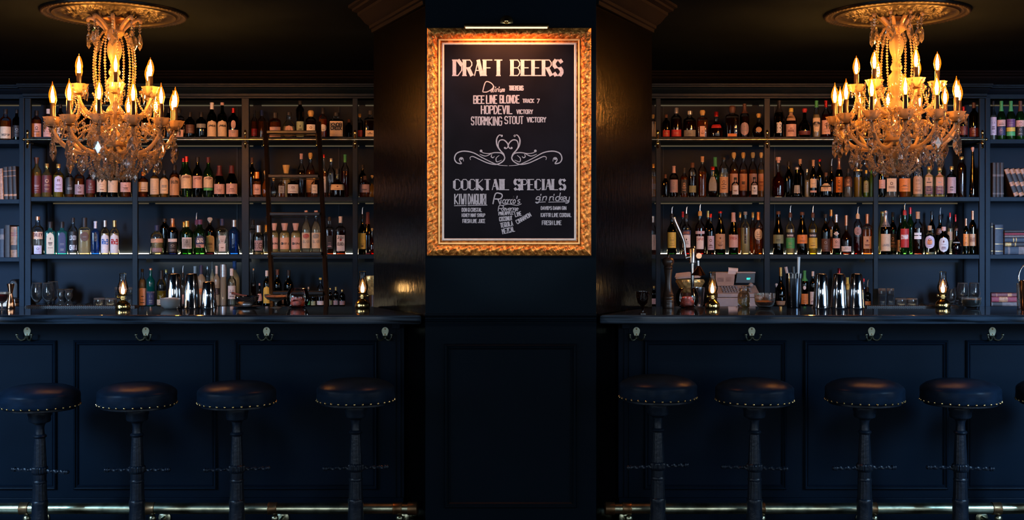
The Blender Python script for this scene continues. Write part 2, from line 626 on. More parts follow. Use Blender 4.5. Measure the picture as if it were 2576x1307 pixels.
# pillar between the two bars: painted front, papered cheeks
inner = [(PL[0][0] + .0, 5.60), (PL[1][0], 5.60), PL[2], PL[3]]
struct('wall_pillar', MB().prism(inner, 0, ZC), PAPER, smooth=False)
struct('wall_front', MB().box(PL[0][0], PL[1][0], 5.572, 5.598, 0, ZC), PILPAINT, smooth=False, bevel=0.002)


def sweep_x(mb, prof, x0, x1):
    """prof: closed (y, z) outline pushed along X"""
    n = len(prof)
    vs = [(x0, y, z) for y, z in prof] + [(x1, y, z) for y, z in prof]
    fs = [(i, (i + 1) % n, n + (i + 1) % n, n + i) for i in range(n)] + [tuple(range(n - 1, -1, -1)), tuple(range(n, 2 * n))]
    mb.add(vs, fs)


def moulding_frame(mb, x0, x1, z0, z1, y, w, d):
    """raised rectangular panel moulding on a face at depth y (facing -Y), mitred, with a stepped profile"""
    prof = [(0.0, 0.0), (0.0, d * .55), (w * .22, d), (w * .42, d * .85), (w * .5, d * .45), (w * .62, d * .4), (w * .78, d * .62), (w, d * .2), (w, 0.0)]
    rows = []
    for t, h in prof:
        rows.append([(x0 + t, y - h, z0 + t), (x1 - t, y - h, z0 + t), (x1 - t, y - h, z1 - t), (x0 + t, y - h, z1 - t)])
    vs = [p for r in rows for p in r]
    fs = []
    for j in range(len(rows) - 1):
        for i in range(4):
            i2 = (i + 1) % 4
            fs.append((j * 4 + i, j * 4 + i2, (j + 1) * 4 + i2, (j + 1) * 4 + i))
    mb.add(vs, fs)


m = MB()
yp = 5.572
moulding_frame(m, PX(1118, yp), PX(1450, yp), PZ(1276, yp), PZ(864, yp), yp, 0.026, 0.018)
struct('trim_1', m, PILPAINT, angle=30)
# chair rail round the pillar front
m = MB()
zt, zb = PZ(789, 5.56), PZ(819, 5.56)
h = zt - zb
sweep_x(m, [(5.572, zb), (5.562, zb), (5.560, zb + .16 * h), (5.566, zb + .2 * h), (5.566, zb + .3 * h), (5.556, zb + .36 * h), (5.553, zb + .5 * h), (5.566, zb + .56 * h),
            (5.566, zb + .7 * h), (5.552, zb + .76 * h), (5.545, zb + .9 * h), (5.545, zt), (5.572, zt)], PL[0][0], PL[1][0])
struct('trim_2', m, PILPAINT, angle=25)

# crown mouldings: along the two cheeks of the pillar and along the back wall
CROWN = [(0.0, 0.0), (0.0, 0.135), (0.012, 0.135), (0.014, 0.118), (0.024, 0.114), (0.026, 0.100), (0.05, 0.086), (0.075, 0.058), (0.088, 0.050), (0.09, 0.036), (0.118, 0.030), (0.12, 0.018), (0.14, 0.014), (0.14, 0.0)]


def crown(mb, p, q, nrm):
    n = len(CROWN)
    vs = []
    for (x, y) in (p, q):
        for o_, d_ in CROWN:
            vs.append((x + nrm[0] * o_, y + nrm[1] * o_, ZC - d_))
    mb.add(vs, [(i, (i + 1) % n, n + (i + 1) % n, n + i) for i in range(n)] + [tuple(range(n - 1, -1, -1)), tuple(range(n, 2 * n))])


for k, (a, b, sgn) in enumerate(((PL[0], PL[3], -1), (PL[1], PL[2], 1))):
    d = Vector((b[0] - a[0], b[1] - a[1])).normalized()
    nr = (sgn * abs(d[1]), -abs(d[0]))
    m = MB()
    crown(m, a, b, nr)
    struct('trim_%d' % (3 + k), m, WALLP, angle=20)
m = MB()
crown(m, (-4.4, 8.86), (4.4, 8.86), (0, -1))
struct('trim_5', m, WALLP, angle=20)

# ================================================================== BACK BAR SHELVING
ROWY = {1: 344, 2: 495, 3: 640}
ROWB = {1: 351, 2: 501, 3: 647}            # left bookcase, a little lower
ROWC = {1: 350, 2: 495, 3: 640}            # right bookcase
ZCAB = PZ(248, YS)                         # underside of the cornice
ZCT = 0.952                                # back counter top


def zshelf(row, tab=ROWY):
    return PZ(tab[row], YS)


def cornice_prof(yo):
    z0, z1 = ZCAB, PZ(210, 8.25)
    H = z1 - z0
    return [(YS + .1, z0), (yo + .12, z0), (yo + .12, z0 + .12 * H), (yo + .105, z0 + .16 * H), (yo + .105, z0 + .34 * H), (yo + .085, z0 + .40 * H), (yo + .05, z0 + .62 * H),
            (yo + .045, z0 + .7 * H), (yo + .012, z0 + .76 * H), (yo + .012, z0 + .86 * H), (yo, z0 + .9 * H), (yo, z1), (YS + .1, z1)]


def shelving(name, label, x0, x1, stiles, bays, tab, yo, led=True, verts=()):
    """stiles, bays: px intervals; x0..x1 px at the shelf front"""
    X0, X1 = PX(x0, YS), PX(x1, YS)
    org = ((X0 + X1) / 2, YS, ZCT)
    t = thing(name, label, 'shelving' if led else 'bookcase', org)
    MB().box(X0, X1, YBK, YBK + .03, ZCT, ZCAB + .02).build('back_panel', NAVYB, t, org, smooth=False)
    for a, b in stiles:
        MB().box(PX(a, YS), PX(b, YS), YS - .006, YS + .018, ZCT, ZCAB + .01).build('stile', NAVY, t, org, smooth=False, bevel=0.003)
    for r in (1, 2, 3):
        z = zshelf(r, tab)
        MB().box(X0 + .002, X1 - .002, YS, YBK - .001, z - .030, z).build('shelf', NAVY, t, org, smooth=False, bevel=0.002)
    m = MB()
    m.box(X0 + .002, X1 - .002, YS + .002, YBK, ZCAB, ZCAB + .03)
    sweep_x(m, cornice_prof(yo), X0, X1)
    m.build('cornice', NAVY, t, org, angle=22)
    for a, b in bays:
        A, B = PX(a, YS) + .005, PX(b, YS) - .005
        for r in (1, 2, 3):
            if led:
                z = zshelf(r, tab)
                MB().box(A, B, YBK - .012, YBK - .001, z + .0005, z + .0038).build('light_strip', (LED1, LED2, LED3)[r - 1], t, org, smooth=False)
        if led:
            zu = zshelf(3, tab) - .030
            MB().box(A, B, YBK - .05, YBK - .036, zu - .006, zu - .0005).build('light_strip', FILL4B if (a, b) == (347, 608) else LED4, t, org, smooth=False)  # added unseen strip, lights the counter bottles from above
            MB().box(A, B, YBK - .066, YBK - .058, zu - .030, zu).build('strip_lip', NAVY, t, org, smooth=False)  # unseen lip added to keep the strip out of the bar-top reflection
        for r in (1, 2, 0):
            z = (zshelf(r, tab) - .030) if r else ZCAB
            if led or r == 0:
                MB().box(A, B, YBK - .008, YBK - .001, z - .008, z - .0005).build('light_channel', LEDU, t, org, smooth=False)
    for px in verts:
        X = PX(px, YBK)
        m = MB()
        for r in (0, 1, 2):
            zhi = (zshelf(r, tab) - .03) if r else ZCAB
            zlo = zshelf(r + 1, tab)
            m.box(X - .004, X + .004, YBK - .006, YBK - .001, zlo + .01, zhi - .01)
        m.build('corner_bead', NAVY, t, org, smooth=False)
    return t


shelving('back_bar_shelves', 'dark blue back bar shelving behind the left bar counter', 63, 1010, [(63, 78), (333, 347), (608, 627), (887, 900), (996, 1010)],
         [(78, 333), (347, 608), (627, 887), (900, 996)], ROWY, 8.25, True, (597, 853))
shelving('back_bar_shelves', 'dark blue back bar shelving behind the right bar counter', 1572, 2477, [(1572, 1586), (1650, 1662), (1922, 1937), (2197, 2209), (2463, 2477)],
         [(1586, 1650), (1662, 1922), (1937, 2197), (2209, 2463)], ROWY, 8.25, True, (1668, 1948))
shelving('bookcase', 'dark blue bookcase at the left end of the back wall', -270, 61.5, [(48.5, 61.5), (-270, -256)], [(-256, 48.5)], ROWB, 8.31, False)
shelving('bookcase', 'dark blue bookcase at the right end of the back wall', 2478.5, 2850, [(2478.5, 2491), (2836, 2850)], [(2491, 2836)], ROWC, 8.31, False)

# back counters below the shelving
for lab, a, b in (('dark back counter under the shelving on the left', -270, 1010), ('dark back counter under the shelving on the right', 1572, 2850)):
    X0, X1 = PX(a, YS), PX(b, YS)
    org = ((X0 + X1) / 2, 8.3, 0)
    t = thing('back_counter', lab, 'counter', org)
    MB().box(X0, X1, 7.99, 8.85, 0.0, ZCT - .04).build('cabinet_body', NAVY, t, org, smooth=False)
    MB().box(X0, X1, 7.95, 8.85, ZCT - .04, ZCT - .001).build('worktop', WOOD, t, org, smooth=False, bevel=0.004)
    for pa, pb in (((85, 330), (350, 605)) if a < 0 else ((2212, 2460),)):
        MB().box(PX(pa, 8.05), PX(pb, 8.05), 8.05, 8.062, ZCT - .0005, ZCT + .004).build('light_strip', FILLC, t, org, smooth=False)  # added hidden strip that lights the glasses from below

# brass ladder rails along the top shelf
for lab, a, b, sup in (('brass ladder rail in front of the left top shelf', 60, 1006, (69, 617, 893)), ('brass ladder rail in front of the right top shelf', 1576, 2481, (1655, 1930, 2472))):
    YR = 8.30
    zr = PZ(350.5, YR)
    org = (PX((a + b) / 2, YR), YR, zr)
    t = thing('ladder_rail', lab, 'rail', org)
    MB().tube([(PX(a, YR), YR, zr), (PX(b, YR), YR, zr)], 0.0075, 10).build('rail_tube', BRASS, t, org)
    for px in (a, b):
        MB().ball((PX(px, YR), YR, zr), 0.012, 10, 6).build('end_cap', BRASSY, t, org)
    for px in sup:
        X = PX(px, YR)
        m = MB().tube([(X, YR, zr - .008), (X, YR + .004, zr - .02), (X, 8.394, zr - .02)], 0.006, 8)
        m.lathe([(.0, -.064), (.006, -.06), (.010, -.052), (.006, -.044), (.011, -.036), (.012, -.022), (.007, -.014), (.009, -.006), (.004, .0)], 10, (X, YR, zr))
        m.lathe([(.004, .006), (.008, .012), (.006, .03), (.010, .036), (.009, .06), (.004, .066)], 10, (X, YR, zr))
        m.build('rail_bracket', BRASSY, t, org)

# ================================================================== BARS
HOOKS = []


def bar(side):
    s = 'left' if side < 0 else 'right'
    e = .006
    if side < 0:
        top = [(-4.395, YF), (PL[0][0] - .012 - e, YF), (PL[3][0] + .006 - e, YB), (-4.395, YB)]
        xa, xb = -4.395, -0.530
        panels = ((-250, 143), (186, 546), (591, 950))
        beads = (994, 1006)
        org = (-2.4, 5.9, 0)
    else:
        top = [(PL[1][0] + .010 + e, YF), (4.395, YF), (4.395, YB), (PL[2][0] - .010 + e, YB)]
        xa, xb = 0.522, 4.395
        panels = ((1620, 1978), (2022, 2384), (2429, 2800))
        beads = (1572, 1584)
        org = (2.4, 5.9, 0)
    t = thing('bar_counter', 'long dark bar counter with grained wooden top on the %s of the pillar' % s, 'bar counter', org)
    m = MB().prism(top, ZU, ZT)
    m.build('bar_top', WOOD, t, org, smooth=False, bevel=0.009)
    yf = 5.85
    body = [(xa, yf), (xb, yf), (xb - side * -0.0 + side * .16, 6.22), (xa, 6.22)] if side < 0 else [(xa, yf), (xb, yf), (xb, 6.22), (xa + .178, 6.22)]
    MB().prism(body, 0.0, ZU - .001).build('front_panel', BARPAINT, t, org, smooth=False)
    for a, b in panels:
        m = MB()
        moulding_frame(m, PX(a, yf), PX(b, yf), PZ(1230, yf), PZ(855, yf), yf, 0.024, 0.016)
        m.build('panel_moulding', BARPAINT, t, org, angle=30)
    for px in beads:
        MB().box(PX(px, yf) - .004, PX(px, yf) + .004, yf - .006, yf, .16, ZU - .002).build('upright_bead', BARPAINT, t, org, smooth=False)
    MB().box(xa, xb, yf - .018, yf, 0.0, PZ(1250, yf)).build('plinth', BARPAINT, t, org, smooth=False, bevel=0.003)
    bx = -0.56 if side < 0 else .55
    MB().box(bx - .02, bx + .02, yf - .09, yf - .001, ZU - .035, ZU - .002).build('corbel', BARPAINT, t, org, smooth=False, bevel=0.004)


bar(-1)
bar(1)


def coat_hook():
    t = thing('coat_hook', '', 'coat hook')
    m = MB()
    # keyhole back plate, 4 mm thick, local face at y = 0 towards -Y
    pts = []
    for i in range(15):
        a = pi * (-.18 + 1.36 * i / 14)
        pts.append((.016 * cos(a), .012 + .018 * sin(a)))
    pts += [(-.008, -.012), (-.005, -.024), (.005, -.024), (.008, -.012)]
    n = len(pts)
    vs = [(x, -.004, z) for x, z in pts] + [(x, 0, z) for x, z in pts]
    m.add(vs, [tuple(range(n)), tuple(range(2 * n - 1, n - 1, -1))] + [(i, (i + 1) % n, n + (i + 1) % n, n + i) for i in range(n)])
    m.build('back_plate', BRASSH, t, bevel=0.001)
    for sg in (-1, 1):
        a = MB()
        pts = [(sg * .003, -.005, -.012), (sg * .010, -.016, -.028), (sg * .024, -.028, -.031), (sg * .033, -.036, -.020), (sg * .036, -.038, -.008)]
        a.tube(catmull(pts, 4), lambda q: .0050 - .0012 * q, 8)
        a.ball((sg * .036, -.038, -.004), .0075, 10, 6)
        a.build('hook_arm', BRASSH, t)
    for z in (.022, -.004):
        MB().lathe([(.004, 0), (.003, .002), (.0, .0025)], 8, (0, -.004, z), M=Matrix.Rotation(pi / 2, 3, 'X')).build('screw', BRASSD, t)
    return t


hk = None
ORD = ['first', 'second', 'third', 'fourth', 'fifth', 'sixth', 'seventh', 'eighth', 'ninth', 'tenth', 'eleventh', 'twelfth', 'thirteenth', 'fourteenth', 'fifteenth']
for i, px in enumerate((69, 367, 671, 969, 1601, 1891, 2192, 2496)):
    o = coat_hook() if hk is None else dup(hk)
    hk = hk or o
    o.location = (PX(px, 5.85), 5.8495, PZ(838, 5.85))
    o['label'] = 'brass double coat hook, %s from the %s, under the %s bar top' % (ORD[i % 4], 'left end' if i < 4 else 'pillar', 'left' if i < 4 else 'right')
    o['group'] = 'brass coat hooks under the bar tops'

# foot rails
for lab, a, b, cols in (('brass foot rail along the foot of the left bar', -900, 1042, (-230, 62, 378, 686, 1000)), ('brass foot rail along the foot of the right bar', 1530, 3500, (1577, 1912, 2194, 2506, 2800))):
    YR = 5.63
    zr = PZ(1278, YR)
    org = (PX((a + b) / 2, YR), YR, 0)
    t = thing('foot_rail', lab, 'rail', org)
    Xa, Xb = max(PX(a, YR), -4.39), min(PX(b, YR), 4.39)
    MB().tube([(Xa, YR, zr), (Xb, YR, zr)], 0.026, 20).build('rail_tube', BRASS, t, org)
    xe = Xb if a < 0 else Xa
    MB().lathe([(.026, -.03), (.031, -.03), (.031, .012), (.024, .018), (0, .02)], 18, (xe, YR, zr), M=Matrix.Rotation((1 if a < 0 else -1) * pi / 2, 3, 'Y')).build('end_cap', BRASSD, t, org)
    for px in cols:
        X = PX(px, YR)
        M = Matrix.Rotation(pi / 2, 3, 'Y')
        m = MB().lathe([(.0265, -.022), (.030, -.020), (.0285, -.014), (.0285, .014), (.030, .020), (.0265, .022)], 20, (X, YR, zr), M=M)
        m.build('collar', BRASSD, t, org)
        m = MB().ball((X + .01, YR, zr - .046), .018, 14, 10)
        m.tube(catmull([(X + .01, YR, zr - .055), (X + .01, YR + .05, zr - .085), (X + .01, 5.828, zr - .09)], 5), .012, 10)
        m.lathe([(.03, 0), (.03, .006), (.018, .012)], 14, (X + .01, 5.832, zr - .09), M=Matrix.Rotation(pi / 2, 3, 'X'))
        m.build('rail_bracket', BRASS, t, org)

# ================================================================== STOOLS
YST = 5.44
UST = YST / FPX                               # metres per px at the stools


def bar_stool():
    t = thing('bar_stool', '', 'bar stool')
    zr = 0.671                                # lower rim of the seat at stool reference height
    R = 0.176
    m = MB()
    prof = [(.155, -.006), (.172, -.004), (.176, .004), (.1775, .014), (.176, .030), (.177, .046), (.175, .056), (.168, .064), (.150, .076), (.115, .088), (.06, .095), (0, .097)]
    m.lathe([(r, z + zr) for r, z in prof], 64, cap0=True, cap1=False,
            flute=lambda a, j, z: 1 + (.004 * sin(a * 30) * (1 if j in (1, 2) else .25) + .003 * sin(a * 7 + j) if 0 < j < 7 else 0))
    m.build('seat_cushion', LEATHER, t, angle=60)
    MB().lathe([(.156, zr - .016), (.160, zr - .014), (.160, zr - .006)], 40).build('seat_base', IRON, t)
    nail = None
    for k in range(30):
        a = 2 * pi * (k + .3) / 30
        if nail is None:
            nail = MB().ball((0, 0, 0), .0052, 8, 6).build('nail_head', BRASSY, t)
            o = nail
        else:
            o = nail.copy()
            C.objects.link(o)
            o.parent = t
        o.location = (R * cos(a), R * sin(a), zr + .002)
    # column (px rows of the first stool converted to heights)
    Z = lambda y: EYE - (y - HOR) * UST
    r = lambda w: w * UST / 2
    m = MB()
    m.lathe([(r(26), Z(1067)), (r(30), Z(1064)), (r(50), Z(1060)), (r(54), Z(1056)), (r(54), Z(1046)), (r(58), Z(1043)), (r(58), Z(1036)), (r(40), Z(1034))], 28)
    m.build('seat_socket', IRON, t)
    fl = lambda n, d: (lambda a, j, z: 1 + d * (abs(sin(a * n / 2)) - .5))
    m = MB()
    m.lathe([(r(24), Z(1092)), (r(22), Z(1080)), (r(22), Z(1074)), (r(26), Z(1066))], 28)
    m.lathe([(r(24), Z(1101)), (r(31), Z(1099)), (r(34), Z(1096)), (r(31), Z(1093)), (r(24), Z(1091))], 28)
    m.lathe([(r(35), Z(1264)), (r(33.5), Z(1240)), (r(32), Z(1212))], 48, flute=fl(14, .10), cap0=False)
    m.lathe([(r(32.5), Z(1178)), (r(30), Z(1150)), (r(27), Z(1120)), (r(25), Z(1101))], 48, flute=fl(14, .10), cap0=False)
    m.lathe([(r(31), Z(1216)), (r(35), Z(1213)), (r(35), Z(1209)), (r(31), Z(1206))], 28)
    m.lathe([(r(31), Z(1207)), (r(32), Z(1190))], 48, flute=fl(14, .08), cap0=False)
    m.lathe([(r(32), Z(1192)), (r(38), Z(1189)), (r(40), Z(1184)), (r(38), Z(1179)), (r(40), Z(1176)), (r(36), Z(1173)), (r(31), Z(1171))], 48,
            flute=lambda a, j, z: 1 + (.06 * sin(a * 20) if 0 < j < 6 else 0))
    # leafy foot ornament
    m.lathe([(r(41), Z(1330)), (r(40), Z(1312)), (r(38), Z(1296)), (r(37), Z(1280)), (r(38), Z(1268)), (r(40), Z(1262)), (r(38), Z(1258)), (r(34), Z(1256))], 64,
            flute=lambda a, j, z: 1 + .06 * max(0, sin(a * 6 + (z - Z(1262)) * 90)) * (1 if 0 < j < 5 else 0))
    m.lathe([(.150, .0), (.150, .012), (.135, .022), (.085, .035), (.05, .06), (r(44), .09), (r(41), Z(1330))], 48)
    m.build('column', IRON, t, angle=50)
    fr = MB()
    for sg in (-1, 1):
        pts = [(sg * (.018 + .122 * q), 0, Z(1183)) for q in [i / 30 for i in range(31)]]
        b = MB().tube(pts, .0074, 10, twist=lambda i, a: 1 + .28 * sin(2 * a + i * .75))
        b.ball((sg * .142, 0, Z(1183)), .0105, 10, 6)
        b.lathe([(.0105, -.004), (.0115, 0), (.0105, .004)], 10, (sg * .132, 0, Z(1183)), M=Matrix.Rotation(pi / 2, 3, 'Y'))
        b.build('foot_bar', IRON, t)
    return t


st0 = None
STOOLS = [(100, 0, -14), (345, -4, 2), (596, -7, 10), (895, -13, 8), (1655, -20, 14), (1898, -13, -10), (2175, -13, 4), (2416, -12, -8), (2660, -12, 20)]
names = ['black leather bar stool at the far left end of the left bar', 'black leather bar stool, second from the left, before the left bar',
         'black leather bar stool, third from the left, before the left bar', 'black leather bar stool standing nearest the pillar at the left bar',
         'black leather bar stool standing nearest the pillar at the right bar', 'black leather bar stool, second from the pillar, at the right bar',
         'black leather bar stool, third from the pillar, at the right bar', 'black leather bar stool, fourth from the pillar, at the right bar',
         'black leather bar stool cut off by the right edge of the photo']
for (px, dy, rz), lab in zip(STOOLS, names):
    o = bar_stool() if st0 is None else dup(st0)
    st0 = st0 or o
    dz = -dy * UST
    o.location = (PX(px, YST), YST, dz if dz < .02 else .0)
    k = (0.671 + dz) / 0.671
    o.location.z = 0
    o.scale = (1, 1, k)
    o.rotation_euler.z = radians(rz)
    o['label'] = lab
    o['group'] = 'round bar stools along the two bars'

# ================================================================== LIBRARY LADDER
def ladder():
    def pt(px, py, Y):
        return Vector((PX(px, Y), Y, PZ(py, Y)))
    # the line of the left and right rail, leaning out from the brass rail towards the bar
    YT, YM = 8.27, 7.45
    zT, zM = PZ(306, YT), PZ(735, YM)
    sl = (zT - zM) / (YT - YM)
    Yf = YM - zM / sl
    xl = lambda Y: PX(668, YT) + (PX(684, YM) - PX(668, YT)) * (YT - Y) / (YT - YM)
    xr = lambda Y: PX(802, YT) + (PX(821, YM) - PX(802, YT)) * (YT - Y) / (YT - YM)
    zz = lambda Y: zM + sl * (Y - YM)
    org = ((xl(Yf) + xr(Yf)) / 2, Yf, 0)
    t = thing('library_ladder', 'dark wooden library ladder leaning on the brass rail behind the left bar', 'ladder', org)
    for fx in (xl, xr):
        m = MB()
        w, d = .013, .024
        vs = []
        for Y in (Yf, YT):
            X, Zz = fx(Y), zz(Y)
            vs += [(X - w, Y - d, Zz), (X + w, Y - d, Zz), (X + w, Y + d, Zz), (X - w, Y + d, Zz)]
        m.add(vs, [(0, 3, 2, 1), (4, 5, 6, 7), (0, 1, 5, 4), (1, 2, 6, 5), (2, 3, 7, 6), (3, 0, 4, 7)])
        m.build('side_rail', LADW, t, org, smooth=False, bevel=0.004)
    zs = []
    for py in (333, 443, 538, 637, 736, 838, 946, 1060):
        lo, hi = Yf, YT
        for _ in range(40):
            mid = (lo + hi) / 2
            if HOR + (EYE - zz(mid)) / mid * FPX > py:
                lo = mid
            else:
                hi = mid
        Y = lo
        m = MB().box(xl(Y) + .012, xr(Y) - .012, Y - .045, Y + .045, zz(Y) - .011, zz(Y) + .011)
        m.build('tread', LADW, t, org, smooth=False, bevel=0.004)
        MB().tube([(xl(Y) - .02, Y, zz(Y) - .02), (xr(Y) + .02, Y, zz(Y) - .02)], .003, 8).build('tie_rod', BRASSD, t, org)
    for fx in (xl, xr):
        Y = YT - .03
        X = fx(Y)
        z = PZ(350, 8.3)
        m = MB().tube(catmull([(X - .018, 8.262, z - .045), (X - .018, 8.255, z + .0), (X - .018, 8.262, z + .035), (X - .018, 8.30, z + .03), (X - .018, 8.325, z + .012)], 5), .006, 8)
        m.ball((X - .018, 8.262, z - .045), .011, 10, 6)
        m.build('rail_hook', BRASSY, t, org)
    return t


ladder()

# ================================================================== BOTTLES
COL = {'blk': ((.010, .010, .012), 'black'), 'red': ((.42, .020, .022), 'red'), 'wht': ((.72, .70, .72), 'white'), 'crm': ((.66, .52, .36), 'cream'), 'pnk': ((.62, .38, .33), 'pink'),
       'gld': ((.62, .40, .12), 'gold'), 'tan': ((.46, .27, .15), 'tan'), 'nvy': ((.02, .035, .11), 'navy'), 'grn': ((.05, .32, .10), 'green'), 'org': ((.70, .23, .05), 'orange'),
       'slv': ((.55, .55, .58), 'silver'), 'brn': ((.09, .035, .02), 'brown'), 'gry': ((.22, .23, .23), 'grey'), 'mau': ((.36, .25, .27), 'mauve'), 'tea': ((.02, .22, .20), 'teal'),
       'yel': ((.68, .50, .08), 'yellow'), 'lil': ((.56, .48, .60), 'lilac'), 'olv': ((.20, .23, .12), 'olive'), 'cop': ((.50, .24, .14), 'copper'), 'drd': ((.10, .014, .018), 'dark red'),
       'blu': ((.05, .14, .42), 'blue'), 'pch': ((.66, .40, .27), 'peach'), 'grb': ((.07, .42, .14), 'bright green'), 'pur': ((.12, .05, .16), 'purple'), 'pgr': ((.30, .40, .26), 'pale green')}


def cmat(c, metal=False):
    col, w = COL[c]
    if metal:
        return pbr('foil_' + w.replace(' ', '_'), col, 0.28, metal=0.7, var=0.15, scale=60)
    return pbr('print_' + w.replace(' ', '_'), col, 0.55, var=0.07, scale=90)


GLASSES = {'c': ((.93, .94, .93), 'clear glass', 0.0), 'g': ((.16, .46, .16), 'green', .04), 'k': ((.020, .07, .030), 'dark green', .02), 'b': ((.10, .035, .012), 'brown', .02),
           't': ((.10, .55, .55), 'teal', .30), 'T': ((.0, .20, .19), 'teal ceramic', .98), 'u': ((.05, .20, .62), 'blue', .25), 'n': ((.006, .008, .014), 'black', .0), 'f': ((.94, .88, .70), 'frosted', .80),
           'N': ((.015, .03, .10), 'dark blue', .05), 'y': ((.80, .74, .36), 'yellowish', .12), 'G': ((.28, .62, .05), 'lime green', .35), 'p': ((.10, .03, .06), 'dark purple', .05)}
LIQ = {'amb': ((.70, .24, .035), .24), 'drk': ((.22, .050, .012), .10), 'gld': ((.85, .56, .14), .35), 'pal': ((.96, .86, .56), .55), 'yel': ((.88, .66, .10), .45), 'red': ((.40, .015, .01), .10),
       'org': ((.85, .30, .03), .35), 'clr': ((.93, .92, .86), .16), 'blk': ((.02, .01, .01), .0), 'lim': ((.40, .75, .05), .4)}


def gmat(k):
    t, w, b = GLASSES[k]
    return glass('glass_' + w.replace(' ', '_'), t, 0.03, b, 1.5)


def lmat(k):
    t, b = LIQ[k]
    return glass('liquid_' + k, t, 0.05, b, 1.2)


SHAPES = {  # (radius / half width, height / total)
    'r': [(.86, 0), (.97, .008), (1, .03), (1, .60), (.97, .655), (.86, .70), (.62, .738), (.43, .765), (.36, .80), (.34, .85), (.34, 1)],
    'w': [(.86, 0), (.97, .006), (1, .02), (1, .54), (.97, .60), (.84, .66), (.60, .71), (.42, .75), (.36, .79), (.34, .86), (.34, 1)],
    'b': [(.86, 0), (.97, .008), (1, .03), (1, .42), (.95, .50), (.80, .59), (.60, .68), (.44, .77), (.37, .86), (.34, 1)],
    'q': [(.90, 0), (.98, .008), (1, .03), (1, .655), (.97, .69), (.80, .715), (.48, .735), (.38, .76), (.36, .82), (.36, 1)],
    'f': [(.45, 0), (.62, .015), (.82, .09), (.96, .20), (1, .32), (.96, .44), (.82, .54), (.60, .62), (.42, .67), (.34, .72), (.34, 1)],
    's': [(.88, 0), (.97, .02), (1, .06), (1, .36), (.95, .43), (.75, .49), (.45, .535), (.30, .58), (.26, .66), (.25, 1)],
    'd': [(.62, 0), (.80, .02), (.96, .13), (1, .26), (.95, .38), (.75, .49), (.45, .57), (.30, .64), (.27, .74), (.27, 1)],
    't': [(.90, 0), (.98, .006), (1, .02), (1, .72), (.96, .77), (.78, .81), (.54, .84), (.44, .87), (.42, 1)],
    'k': [(.92, 0), (1, .02), (.99, .08), (.86, .32), (.62, .56), (.42, .72), (.34, .84), (.32, 1)],
    'i': [(.92, 0), (1, .01), (1, .90), (.95, .95), (.7, .97), (.66, 1)]}
SECT = {'q': 5.0, 'i': 2.0}

BASEROW = {}
ALLB = []


def dark(word):
    return word


def bottle(bay, row, base, line, lane_y):
    """line: x w top shape glass liquid cap;label;label  (see the tables below)"""
    parts = line.split(';')
    a = parts[0].split()
    x, w, top = float(a[0]), float(a[1]), float(a[2])
    shp, gk = a[3][0], a[4]
    flags = a[3][1:]
    liq, fill = (a[5].split('.') + ['62'])[:2]
    fill = float(fill) / 100
    cap = a[6].split(':')
    lane = 1 if 'h' in flags else 0
    sq = 'q' in flags or shp == 'q'
    return dict(bay=bay, row=row, base=base, x=x, w=w, top=top, shp=shp, gk=gk, liq=liq, fill=fill, cap=cap, labels=parts[1:], lane=lane, sq=sq, ly=lane_y)


def prof_at(prof, z):
    for (r0, z0), (r1, z1) in zip(prof[:-1], prof[1:]):
        if z0 <= z <= z1 and z1 > z0:
            return r0 + (r1 - r0) * (z - z0) / (z1 - z0)
    return prof[-1][0]


